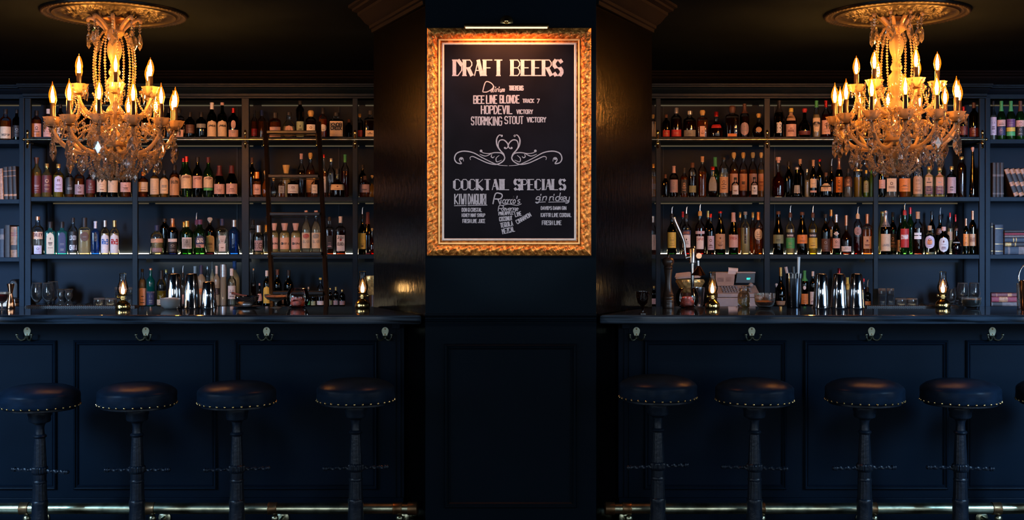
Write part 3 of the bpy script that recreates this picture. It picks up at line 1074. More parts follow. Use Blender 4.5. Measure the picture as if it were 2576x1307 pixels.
def make_bottle(d, label, group):
    Y = d['ly'][d['lane']]
    zb = d['base'] + .0006
    U = Y / FPX
    X = PX(d['x'], Y)
    H = PZ(d['top'], Y) - zb
    if d['row'] == 1:
        H = min(H, ZCAB - zb - .004)
    R = d.get('R') or d['w'] * U / 2
    t = thing('bottle', label, 'bottle', (X, Y, zb), atan2(-X, Y) * -1.0, group)
    t.rotation_euler.z = atan2(X, Y) * -1
    cap = d['cap']
    ck = cap[0]
    ch = float(cap[2]) * U if len(cap) > 2 else 8 * U
    kind = cap[1] if len(cap) > 1 else 'c'
    Hg = H - (ch * (.94 if kind in 'cf' else 1.0)) if kind != 'p' else H - 22 * U
    if kind == 'f':
        Hg = H - .001                                   # long capsule pulled over the neck
    tot = H if kind != 'p' else H - 22 * U
    SH = SHAPES[d['shp']]
    sy = .62 if d['shp'] == 'f' else (.86 if d['sq'] else 1.0)
    n = 5.0 if d['sq'] else 2.0
    P = [(r * R, h * tot) for r, h in SH if h * tot <= Hg]
    P.append((prof_at([(r * R, h * tot) for r, h in SH], Hg), Hg))
    rn = P[-1][0]
    m = MB().lathe(P, 24, sy=sy, n=n, cap1=True)
    m.build('glass_body', gmat(d['gk']), t, angle=50)
    if d['liq'] != '-':
        zl = d['fill'] * tot
        Q = [(r * .90, max(z, .012 * tot)) for r, z in P if z < zl]
        Q.append((prof_at(P, zl) * .90, zl))
        MB().lathe(Q, 18, sy=sy, n=n).build('liquid', lmat(d['liq']), t, angle=50)
    # closure
    if ck != '-':
        cm = cmat(ck, kind in 'fc' and ck in ('gld', 'slv', 'cop', 'red', 'org'))
        m = MB()
        rc = rn * 1.10 + .0004
        z0 = H - ch
        if kind == 'c':
            m.lathe([(rc, z0), (rc, H - .002), (rc * .9, H)], 14)
        elif kind == 'f':
            zs = [z0 + (H - z0) * q for q in (0, .3, .6, .82, .84, .93, .95, 1)]
            m.lathe([(prof_at(P, z) * (1.05 if q < 4 or q > 5 else 1.18) + .0006, z) for q, z in enumerate(zs)], 14)
        elif kind == 'k':
            m.lathe([(rc * .9, z0), (rc * 1.0, z0 + .2 * ch), (rc * 1.22, z0 + .45 * ch), (rc * 1.25, z0 + .8 * ch), (rc * .9, H)], 14)
        elif kind == 't':
            m.lathe([(rc * .8, z0), (rc * .85, z0 + .4 * ch), (rc * 1.35, z0 + .42 * ch), (rc * 1.4, z0 + .9 * ch), (rc * 1.2, H)], 14)
        elif kind == 'b':
            m.lathe([(rc * .6, z0), (rc * .6, z0 + .15 * ch), (rc * 1.1, z0 + .35 * ch), (rc * 1.4, z0 + .65 * ch), (rc * 1.05, z0 + .92 * ch), (0, H)], 14)
        elif kind == 'v':                                 # flared cork
            m.lathe([(rc * .85, z0), (rc * .95, z0 + .3 * ch), (rc * 1.3, z0 + .85 * ch), (rc * 1.3, H)], 14)
        elif kind == 'p':
            m.lathe([(rn * 1.12, Hg - 10 * U), (rn * 1.12, Hg), (rn * .9, Hg + .002), (rn * .75, Hg + 3 * U)], 14)
        m.build('bottle_cap' if kind != 'p' else 'pour_collar', cm, t)
        if kind == 'p':
            s = MB().tube(catmull([(0, 0, Hg), (0, 0, Hg + 8 * U), (.0012, 0, Hg + 15 * U), (.004, 0, Hg + 20 * U), (.010, 0, Hg + 21.5 * U)], 4), lambda q: .0042 - .0014 * q, 8)
            s.build('pour_spout', STEELB, t)
    # paper
    for lb in d['labels']:
        q = lb.split(':')
        c, y0, y1 = q[0], float(q[1]), float(q[2])
        form = q[3] if len(q) > 3 and q[3] else 'r'
        half = float(q[4]) if len(q) > 4 and q[4] else (62 if not d['sq'] else 40)
        zlo = max(.004, (PZ(y1, Y) - zb))
        zhi = min(tot * .98, PZ(y0, Y) - zb)
        if zhi - zlo < .003:
            continue

        def surf(u, v, off):
            """u -1..1 across, v 0..1 up"""
            z = zlo + (zhi - zlo) * v
            k = 1.0
            if form == 'o':
                k = sqrt(max(0.0, 1 - (2 * v - 1) ** 2))
            elif form == 'a' and v > .72:
                k = sqrt(max(0.0, 1 - ((v - .72) / .28) ** 2))
            elif form == 'd':
                k = 1 - abs(2 * v - 1)
            elif form == 'g':
                k = .55 + .45 * v
            ang = radians(half) * u * k - pi / 2
            ca, sa = cos(ang), sin(ang)
            kk = 1.0 if n == 2.0 else 1.0 / (abs(ca) ** n + abs(sa) ** n) ** (1.0 / n)
            r = (prof_at(P, z)) * kk + off
            return (r * ca * 1.0, r * sa * sy - (off * (1 - sy)), z)

        m = MB()
        nu, nv = 14, (12 if form in 'oad' else 4)
        vs = [surf(-1 + 2 * i / nu, j / nv, .0007) for j in range(nv + 1) for i in range(nu + 1)]
        m.add(vs, [(j * (nu + 1) + i, j * (nu + 1) + i + 1, (j + 1) * (nu + 1) + i + 1, (j + 1) * (nu + 1) + i) for j in range(nv) for i in range(nu)])
        o = m.build('paper_label', cmat(c), t, angle=70)
        if len(q) > 5 and q[5]:
            tc = q[6] if len(q) > 6 and q[6] else 'blk'
            lines = q[5].split('/')
            v0, v1 = (float(q[7]), float(q[8])) if len(q) > 8 else (.30, .80)
            f = lambda u, v, o=0.0: surf(u, v, .0013 + o)
            um = min(.82, 40.0 / half) * (.72 if form == 'o' else 1)
            for li, tx in enumerate(lines):
                if not tx.strip():
                    continue
                lm = MB()
                hh = (v1 - v0) / len(lines)
                b = v1 - (li + 1) * hh
                text_rect(lm, tx, -um, um, b + .08 * hh, b + hh * .88, .07 if len(tx) < 6 else .045, f, heavy=.05 if len(tx) < 6 else 0.0)
                lm.build('lettering', cmat(tc), o, smooth=False)
        elif (zhi - zlo) > .03 and d['w'] > 15:
            rnd = random.Random(int(d['x'] * 7 + y0))
            lum = sum(COL[c][0])
            ink = rnd.choice(('brn', 'drd', 'gry', 'blk')) if lum > .5 else rnd.choice(('tan', 'gry', 'mau'))
            f = lambda u, v, o=0.0: surf(u, v, .0012 + o)
            um = min(.72, 34.0 / half)
            lm = MB()
            ev, er = rnd.uniform(.62, .72), rnd.uniform(.35, .6)
            kind = rnd.random()
            if kind > .3 and kind < .62:
                ww, hh = um * rnd.uniform(.3, .75), rnd.uniform(.03, .08)
                if kind < .45:
                    lm.add([f(-ww, ev - hh), f(ww, ev - hh), f(ww, ev + hh), f(-ww, ev + hh)], [(0, 1, 2, 3)])
                else:
                    lm.add([f(-ww * .5, ev), f(0, ev - hh * 1.4), f(ww * .5, ev), f(0, ev + hh * 1.4)], [(0, 1, 2, 3)])
            if kind < .3:
                n_ = 12
                ring = [f(um * er * cos(2 * pi * i / n_), ev + .11 * sin(2 * pi * i / n_)) for i in range(n_)]
                ring2 = [f(um * er * .62 * cos(2 * pi * i / n_), ev + .065 * sin(2 * pi * i / n_)) for i in range(n_)]
                lm.add(ring + ring2, [(i, (i + 1) % n_, n_ + (i + 1) % n_, n_ + i) for i in range(n_)])
            for vv in rnd.sample((.52, .46, .40, .34, .28, .22, .16), 4):
                u_ = um * rnd.uniform(.45, 1.0)
                hgt = rnd.choice((.008, .010, .022))
                nn = 6
                vs = []
                for i in range(nn + 1):
                    uu = -u_ + 2 * u_ * i / nn
                    vs += [f(uu, vv - hgt), f(uu, vv + hgt)]
                lm.add(vs, [(2 * i, 2 * i + 2, 2 * i + 3, 2 * i + 1) for i in range(nn)])
            lm.build('label_print', cmat(ink), o, smooth=False)
    return t


def describe(d):
    gw = GLASSES[d['gk']][1]
    lw = {'amb': 'amber', 'drk': 'dark amber', 'gld': 'golden', 'yel': 'yellow', 'red': 'red', 'org': 'orange', 'pal': 'pale', 'lim': 'green'}
    g = gw if d['gk'] != 'c' else (lw[d['liq']] if d['liq'] in lw else 'clear')
    s = '%s bottle' % g
    if d['cap'][0] != '-':
        s += ', steel pourer' if len(d['cap']) > 1 and d['cap'][1] == 'p' else ', %s %s' % (COL[d['cap'][0]][1].split()[-1], 'capsule' if len(d['cap']) > 1 and d['cap'][1] == 'f' else 'cap')
    if d['labels']:
        s += ', %s label' % COL[d['labels'][0].split(':')[0]][1].split()[-1]
    return s


ORDL = ['first', 'second', 'third', 'fourth', 'fifth', 'sixth', 'seventh', 'eighth', 'ninth', 'tenth', 'eleventh', 'twelfth', 'thirteenth', 'fourteenth', 'fifteenth', 'sixteenth', 'seventeenth', 'eighteenth']
BAYN = {'LB': 'left bookcase', 'A': 'first bay', 'B': 'second bay', 'C': 'ladder bay', 'D': 'bay left of pillar', 'E': 'bay right of pillar', 'F': 'register bay', 'G': 'shaker bay', 'H': 'last bay', 'RB': 'right bookcase'}
ROWN = {1: 'top shelf', 2: 'second shelf', 3: 'third shelf', 4: 'counter'}


def row_of_bottles(bay, row, base, lanes, text):
    ds = [bottle(bay, row, base, ln.strip(), lanes) for ln in text.strip().splitlines() if ln.strip() and not ln.strip().startswith('#')]
    ds.sort(key=lambda d: d['x'])
    for d in ds:
        d['X'] = PX(d['x'], lanes[d['lane']])
        d['R'] = d['w'] * lanes[d['lane']] / FPX / 2
    for ln in (0, 1):                                   # neighbours on one line must not run into each other
        L = [d for d in ds if d['lane'] == ln]
        for a, b in zip(L[:-1], L[1:]):
            gap = b['X'] - a['X'] - (.007 if a['sq'] or b['sq'] else .004)
            if a['R'] + b['R'] > gap:
                k = gap / (a['R'] + b['R'])
                a['R'] *= k
                b['R'] *= k
    for i, d in enumerate(ds):
        lab = '%s, %s from left, %s, %s' % (describe(d), ORDL[i], ROWN[row], BAYN[bay])
        make_bottle(d, lab, 'bottles on the %s of the %s' % (ROWN[row], BAYN[bay]))


LN = (8.485, 8.675)
z1, z2, z3 = zshelf(1), zshelf(2), zshelf(3)
row_of_bottles('LB', 1, zshelf(1, ROWB), LN, '''
14 28 274 r c amb blk:c:12;crm:319:349:r:60:SHEEP DIP:blk:.22:.40
42 21 275 r n - blk:c:10;blk:316:345:r:55
''')
row_of_bottles('A', 1, z1, LN, '''
92 24 278 r c amb.66 blk:c:12;pnk:311:346
122 27 274 r c amb.66 wht:c:12;pnk:315:346
152 22 262 r b - blk:c:10;crm:308:338:r:50
180 25 263 r n - gry:c:12;crm:302:334:r:55
214 25 268 r b - blk:c:12
252 26 262 w k - gld:c:10;crm:306:338
290 25 270 r c amb blk:c:10;tan:312:340
318 24 266 r b - blk:c:10;crm:310:340
''')
row_of_bottles('B', 1, z1, LN, '''
368 26 268 r b - gld:c:10;crm:310:340
396 24 276 r c drk blk:c:10;tan:312:340
424 24 272 r b - blk:c:12
450 30 272 q c drk blk:c:12;pnk:327:345
478 24 282 r b - blk:c:12;brn:314:336
506 26 282 r n - blk:c:12;gry:312:322
533 27 258 w k - wht:f:17;crm:303:344:a:64:LAPHROAIG:blk:.60:.72
559 26 258 w k - pnk:f:7;crm:303:344:a:64:LAPHROAIG:blk:.60:.72
587 26 272 r n - red:f:12;pnk:303:325:o:26;pnk:327:345
''')
row_of_bottles('C', 1, z1, LN, '''
640 20 277 rh c amb blk:c:8;red:324:342
659 26 277 rh c amb nvy:c:14
692 31 283 r c amb blk:c:14;pnk:320:345
727 38 282 f c pal.45 blk:c:8;pnk:316:344:o:40
755 23 250 t b - blk:c:10;pgr:306:345
782 27 278 r c drk gld:k:15;wht:314:341:r:50
812 22 271 r c org blk:c:15;wht:313:331:o:56
846 37 283 q c drk blk:c:9;crm:306:344:r:44:KNOB/CREEK:blk:.42:.9
878 20 300 rh b - brn:c:8
''')
row_of_bottles('D', 1, z1, LN, '''
905 21 286 r c drk gld:c:8;red:328:344
931 34 278 q c drk blk:c:10;crm:329:344
''')
row_of_bottles('E', 1, z1, LN, '''
1643 15 288 r c amb gld:k:10;crm:306:344
''')
row_of_bottles('F', 1, z1, LN, '''
1676 21 288 r b - brn:c:8;red:328:344
1701 31 271 r c drk slv:c:14;red:327:344
1735 33 279 r c drk slv:c:9;gry:328:344
1767 27 277 q c amb gld:k:13;pnk:318:344:r:24
1802 38 281 s c drk red:c:12;red:314:323:r:40
1842 38 266 q c drk brn:k:18;org:337:344:r:34
1873 27 261 r c drk brn:f:24;mau:308:341:o:58
1909 33 285 d c drk gld:k:11;tan:320:334:o:26
''')
row_of_bottles('G', 1, z1, LN, '''
1960 27 253 w b - blk:f:30;wht:309:335:r:26:B:blk:.05:.95
1990 28 272 r c drk yel:c:10;pnk:313:344;tan:283:304:r:50
2024 34 272 d b - red:k:11;drd:330:340
2054 25 252 b c pal grn:f:17;crm:297:331:g:60;blk:306:318:o:50
2078 26 250 w c red red:f:17;pnk:303:338
2096 22 260 rh c drk red:c:14
2126 24 262 r c gld blk:c:10;crm:312:340
2166 26 266 r b - gld:c:10;tan:312:340
''')
row_of_bottles('H', 1, z1, LN, '''
2232 25 262 r b - blk:c:10;crm:308:338
2270 26 258 r n - blk:c:10;blk:300:336
2320 25 266 r c drk blk:c:10;tan:310:340
2370 25 264 r b - gld:c:10
2424 21 268 w p drk red:f:16;drd:318:340
2450 24 258 r b - brn:f:14;drd:322:344
''')
row_of_bottles('RB', 1, zshelf(1, ROWC), LN, '''
2499 17 254 w c clr blk:c:10;lil:295:340:r:70
2519 24 254 w g lim.40 grn:f:26;pnk:302:318;nvy:319:341
2543 24 254 w g lim.40 grn:f:26;pur:300:320:r:62;yel:321:331;grb:332:342
2567 24 254 w g lim.40 brn:f:26;pnk:303:319;blk:320:342
2592 24 254 w g lim.40 brn:f:26;pnk:303:342
''')
row_of_bottles('A', 2, z2, LN, '''
92 25 396 r y gld brn:v:16;drd:442:486
118 26 411 r y gld gld:c:10;drd:441:484
147 27 412 r c yel.66 gld:c:10;lil:442:483:a:44
175 23 424 r c amb blk:c:10;blk:446:488:r:60
200 26 420 r c amb blk:c:12;mau:464:489
228 24 428 r c amb brn:c:10;drd:452:486
256 26 402 r b - blk:c:10;crm:444:483
284 26 404 w k - blk:f:20;crm:454:484:r:62
316 30 436 r c amb gld:t:10;pnk:459:483:r:54
''')
row_of_bottles('B', 2, z2, LN, '''
360 26 432 r c amb.75 org:c:10;crm:458:482
389 26 424 r c gld.75 gld:c:9;crm:449:489:r:64
413 24 428 r c gld.75 blk:c:9;crm:447:487:a:62
439 25 415 r c amb.70 blk:c:13;tan:444:491:a:66:SINGLETON:blk:.62:.78
461 22 398 wh g - red:f:9;crm:440:480
469 28 393 w g - red:f:14;crm:438:474:a:66:JAMESON:drd:.72:.88
497 25 394 w k - blk:f:14;pnk:443:473:r:66:JAMESON:drd:.72:.92
524 26 395 w g - drd:f:14;crm:443:472:a:66:JAMESON:drd:.72:.9;grb:473:479
552 30 416 b k - drd:f:26;pnk:463:488
583 30 416 b k - drd:f:20;pnk:462:488
''')
row_of_bottles('C', 2, z2, LN, '''
634 20 396 rh b - brn:c:13
646 25 432 r c amb org:c:17;pnk:464:489
667 20 428 d c org gld:b:12
688 20 446 d c amb.5 gld:b:9
708 20 446 q c amb blk:c:8;gry:467:486
720 22 415 rh c pal gld:v:21
737 29 446 r c drk blk:c:8;wht:464:486
758 22 386 wh c drk pnk:f:14
781 24 384 wh c amb gld:k:15;tan:448:484
791 16 444 r c amb gld:c:8;wht:464:486
815 15 388 rh c amb red:c:8;wht:444:484
833 25 398 rh c amb.8 slv:c:8
849 38 424 s c drk blk:f:14;crm:464:478
868 20 388 rh c red grn:f:20
''')
row_of_bottles('D', 2, z2, LN, '''
912 20 414 rh n - blk:c:10
917 27 442 r c amb brn:c:10;mau:464:484
936 17 440 dh c gld gld:b:8
''')
row_of_bottles('E', 2, z2, LN, '''
1644 14 412 t c gld gld:c:10;gry:462:476
''')
row_of_bottles('F', 2, z2, LN, '''
1674 22 438 r b - brn:c:10
1695 29 417 r c drk pnk:f:18;mau:452:484
1721 23 422 r c amb.70 blk:c:12;blk:452:486
1742 23 409 t c drk brn:c:12;olv:467:484
1767 26 393 r c amb tan:f:14
1793 34 419 f c drk red:c:8;gry:444:480:r:44
1799 22 395 wh g - grn:f:24
1821 23 396 t c clr blk:c:5;tan:445:485
1846 26 383 rh c amb gld:k:14;cop:437:480
1870 26 383 rh c amb gld:k:14;cop:437:480
1894 26 383 rh c amb gld:k:14;cop:437:480
1915 20 383 rh c gld gld:k:14;cop:437:480
1850 19 446 r c drk blk:c:6;slv:466:489:r:50
1898 18 445 r c drk blk:c:6;slv:466:489:r:50
''')
row_of_bottles('G', 2, z2, LN, '''
1958 33 395 s c red pnk:t:14
1984 20 406 wh n - blk:c:10
2005 28 420 k n - slv:c:6;gry:466:486:r:34
2013 20 400 rh b - tan:c:12
2030 18 425 w c pal.60 slv:c:8
2046 26 402 w b - tan:f:16;crm:450:472;pnk:479:484
2062 20 400 wh b - red:c:6
2078 29 434 s n - brn:c:8;crm:461:481:r:60
2092 20 398 wh b - blk:p:10
2111 22 396 wh b - cop:f:30;org:445:484:r:60
2134 22 424 r c clr blk:c:10;brn:444:470
2158 26 426 i c yel.72 gld:c:4
2179 22 428 r c lim yel:c:8;olv:454:484:a:54
2192 11 428 t G lim grn:c:8
''')
row_of_bottles('H', 2, z2, LN, '''
2219 19 398 w k - blk:f:12;pnk:452:474
2243 30 424 q c clr slv:c:10;crm:449:482:r:44
2276 30 411 r c org.45 slv:v:20;org:449:482
2309 26 392 r c pal.8 slv:f:20;tan:440:488:a:60
2337 27 418 q y pal.7 gld:c:8;tan:432:488:a:36;pur:468:488:r:36
2364 27 420 q y pal.7 gld:c:8;cop:432:488:a:36;pur:468:488:r:36
2394 27 418 r c drk gld:c:8;mau:446:486:r:54
2419 25 394 t c drk.85 gld:c:6
2447 17 369 k b - pnk:b:12
''')
row_of_bottles('A', 3, z3, LN, '''
95 31 544 r c clr cop:c:9;pch:583:601:r:50:OXLEY:drd:.35:.85;lil:617:641:r:36
126.5 29 557 q t clr blk:c:16;crm:584:639:a:34
156 28 557 q t clr blk:c:16;nvy:583:637:a:34
183.5 25 547 r c clr blk:c:12;blk:582:633:r:66:LONDON/ /GIN:wht:.1:.82
212.5 31 547 q c pal.66 blk:c:24;brn:582:607:o:36
240 22 556 q u - wht:f:18;blk:584:608:o:20
264 25 554 r c pal slv:f:16;wht:588:636:a:58:OLD/RAJ:blu:.46:.72
288 25 554 r c pal gld:f:16;wht:588:636:a:58:OLD/RAJ:red:.46:.72
''')
row_of_bottles('B', 3, z3, LN, '''
395 31 566 r c pal.55 nvy:c:14;pch:600:610:r:70;mau:623:633:r:50
414 22 549 th n - blk:c:8
434 28 549 r N - cop:f:22;wht:600:608:r:48;blk:610:634:r:48
463 22 557 rh g - gld:c:14
470 35 555 r g - gld:c:15;wht:597:625:r:46;gry:600:622:r:36
494 20 533 rh c clr pur:p:10
503 35 552 r g - pur:c:12;nvy:591:623:o:46:PLYMOUTH/GIN:wht:.42:.78;pnk:614:622:r:38
528 24 546 rh p - slv:b:13;crm:590:633:a:62
559 27 550 q c clr nvy:c:17;slv:592:612:g:36;wht:612:632:r:30
589 28 553 r u - slv:f:17
''')
row_of_bottles('C', 3, z3, LN, '''
636 22 552 qh c - blk:c:14
650 28 566 r c pal.8 slv:c:18;mau:604:630:r:44:EG:blk:.2:.8
669 18 565 qh c pal.8 gld:c:18
690 22 561 r c pal.70 pnk:v:18;pnk:597:626:r:58:GIN:blk:.4:.56
716 27 561 r c pal.70 pnk:v:18;pch:597:626:r:58:GIN:blk:.4:.56
744 27 561 r c pal.70 pnk:v:18;pnk:597:626:r:58:GIN:blk:.4:.56
770 24 529 w c clr.75 pnk:c:4;crm:585:624:r:62:SILVER:gry:.34:.52;red:587:600:o:40
795 24 529 w c clr.75 pnk:c:4;crm:585:624:r:62:SILVER:gry:.34:.52;gry:587:600:o:40
829 20 545 q c drk blk:c:10;blk:592:625:r:38
857 25 544 q c drk wht:f:16;wht:591:631:r:40:JIM BEAM/ /BOURBON:blk:.34:.96;red:599:606:o:12
''')
row_of_bottles('D', 3, z3, LN, '''
911 20 519 w k - blk:p:10;yel:586:626:r:62
925 20 533 bh p - drd:f:30
936 13 573 d c red gld:b:8
''')
row_of_bottles('E', 3, z3, LN, '''
1643 15 543 r c drk slv:f:16;wht:590:628:r:70
''')
row_of_bottles('F', 3, z3, LN, '''
1690 24 518 w k - blk:p:10;yel:584:623:r:58
1727 25 518 r c red blk:p:12;wht:590:622:r:50;nvy:579:591:r:58:APEROL:org:.2:.8
1718 18 532 rh c drk red:f:14
1761 25 511 r c red gld:p:12;wht:594:626:r:44:CAMPARI:red:.66:.9;lil:581:588:r:60
1781 18 530 wh b - gld:f:16
1788 20 537 w b - red:c:10;lil:593:628
1812 29 531 b k - red:c:5;tan:588:626:r:62
1845 25 534 b k - pnk:f:24;pnk:590:622:r:62:STREGA:red:.62:.85
1862 16 533 wh c org gld:c:14
1875 24 532 r c pal gry:c:8;blk:568:612:r:12
1894 18 533 wh c amb gld:c:14
1908 24 533 r c amb org:f:20;crm:575:604:o:52
''')
row_of_bottles('G', 3, z3, LN, '''
1958 27 531 b n - brn:c:8;olv:590:612:r:66
1988 23 515 r c pal brn:p:12;blk:584:597:r:70:CHARTREUSE:wht:.2:.6;grn:598:624:r:66
2018 27 533 b n - brn:c:8;org:590:612:r:66
2045 23 515 r c yel brn:p:12;blk:584:597:r:70:CHARTREUSE:wht:.2:.6;yel:598:624:r:66
2077 23 538 w n - blk:f:10;brn:600:632:r:60
2091 22 527 rh c amb org:f:16;gld:577:595:o:52
2104 20 539 w k - slv:f:20;pnk:599:624:r:60;wht:582:593:d:42
2129 28 541 s c drk cop:f:26;wht:619:632:r:56
2158 22 518 t c red.45 crm:p:12;mau:570:592:o:56
2182 25 538 q c amb cop:f:24;tan:594:625:r:42
''')
row_of_bottles('H', 3, z3, LN, '''
2220 27 531 bh y pal.5 gld:c:5
2228 25 530 w n - slv:f:40;crm:588:631:r:66:LUXARDO:gry:.28:.42
2246 22 533 wh n - blk:c:12;blk:588:630;cop:616:622
2265 18 540 wh k - blk:c:8;org:603:632:r:60
2276 24 509 w g - red:p:16;red:575:622:r:56:CYNAR:wht:.45:.68
2290 22 521 wh g - red:f:17
2309 27 532 r c drk tan:f:18;wht:585:591:r:38;wht:593:601:r:38
2339 26 567 r c pal.8 tan:c:12;lil:592:625:o:60;org:601:616:o:28
2344 20 531 wh n - blk:c:10
2365 24 520 wh n - blk:p:10;brn:574:590
2374 28 570 r n - pnk:c:10;slv:596:634:o:52
2390 22 534 wh c pal red:c:12;tan:582:604
2404 20 539 rh c clr red:f:18
2406 26 574 d p - brn:c:6;gry:608:611:r:50
2430 22 549 r k - cop:f:18;org:588:618:r:66
2447 26 530 r k - cop:f:22;tan:588:618:r:66:BRANDY:drd:.3:.75
''')
# bottles standing on the back counter, behind the bar
LC = (8.50, 8.68)
row_of_bottles('B', 4, ZCT, LC, '''
358 22 676 r c pal.72 blk:c:8;pch:724:767
379 26 674 r T - cop:c:5;nvy:732:766:r:62;lil:732:736:r:62
406 24 679 w c yel.42 blk:f:22;crm:752:766:r:60
418 16 677 th c gld.9 gld:c:8
436 22 672 rh c pal slv:c:14
460 15 666 r c clr blk:p:8;pnk:740:764
491 21 669 rh f - wht:f:18
506 22 667 r f - nvy:c:22;org:724:740:o:44
522 20 669 th c clr slv:c:8
534 20 658 rh f - gry:f:18
545 23 668 r f - wht:f:20;blk:724:740:r:60
562 21 664 t f - slv:c:32
590 25 656 wh f - blu:f:22
583 22 675 r c clr wht:c:18;wht:718:751:r:54
''')
row_of_bottles('C', 4, ZCT, LC, '''
637 16 675 w c drk slv:c:5
653 18 712 d b - pnk:c:6;pnk:738:756
671 20 680 r k - wht:c:14;yel:719:762:a:60
698 22 677 w n - brn:f:14
726 24 679 w n - blk:f:14
713 20 735 dh c drk tan:c:6;tan:745:766
776 13 721 r b - crm:c:6;grn:756:766
788 17 733 r n - blk:c:6;pgr:757:767:r:66
806 18 698 w c drk.30 yel:c:5;wht:756:766:r:66
831 15 724 r p - gld:c:4;olv:755:766
845 18 721 r p - gld:f:9;mau:755:766
861 15 728 r n - gld:c:5;mau:756:766
''')
row_of_bottles('E', 4, ZCT, LC, '''
1645 15 719 r n - gld:f:6;lil:750:764
''')
row_of_bottles('G', 4, ZCT, LC, '''
1953 18 712 dh b - wht:b:10
1964 27 672 d n - gld:f:22;tan:756:768
2024 20 680 r b - grn:f:26;org:738:764:r:60;wht:718:728:o:20
2045 17 682 r b - wht:c:12;wht:733:765:r:60
2066 20 690 rh b - brn:c:8;tan:735:760
2111 20 674 rh b - red:c:13
2132 18 697 rh c pal yel:f:8;yel:698:728:r:66
2173 13 700 rh c red red:c:8
2183 16 702 r b - blk:p:6;tan:757:766
''')

# ================================================================== CHANDELIERS
YC = 6.5
UC = YC / FPX


def kite(m, c, w, h, d=None, rz=0.0):
    """flat faceted kite pendant, top point at c, h tall, w wide"""
    d = d or w * .42
    x, y, z = c
    ring = [(0, 0.0), (.30, -.12), (.40, -.30), (.50, -.56), (.34, -.72), (.0, -1.0), (-.34, -.72), (-.50, -.56), (-.40, -.30), (-.30, -.12)]
    mid = [(.0, -.28), (.26, -.56), (.0, -.80), (-.26, -.56)]
    cr, sr = cos(rz), sin(rz)
    P = lambda a, b, e: (x + (a * w) * cr - e * sr, y + (a * w) * sr + e * cr, z + b * h)
    vs = [P(a, b, 0) for a, b in ring] + [P(a, b, -d / 2) for a, b in mid] + [P(a, b, d / 2) for a, b in mid]
    fs = [(10, 11, 12, 13), (17, 16, 15, 14)]
    link = [(0, 1, 10), (1, 2, 10), (2, 11, 10), (2, 3, 11), (3, 4, 11), (4, 12, 11), (4, 5, 12), (5, 6, 12), (6, 13, 12), (6, 7, 13), (7, 8, 13), (8, 10, 13), (8, 9, 10), (9, 0, 10)]
    for a, b, k in link:
        fs.append((b, a, k))
        fs.append((a, b, k + 4))
    m.add(vs, fs)


def strand(m, pts, r, gap=2.1):
    """bead chain along a polyline"""
    pts = [Vector(p) for p in catmull(pts, 6)]
    step = r * gap
    acc, last = 0.0, pts[0]
    m.bead(last, r, 1.15)
    for a, b in zip(pts[:-1], pts[1:]):
        d = (b - a).length
        pos = step - acc
        while pos <= d:
            m.bead(a + (b - a) * (pos / d), r * random.uniform(.85, 1.1), 1.15)
            pos += step
        acc = (acc + d) % step


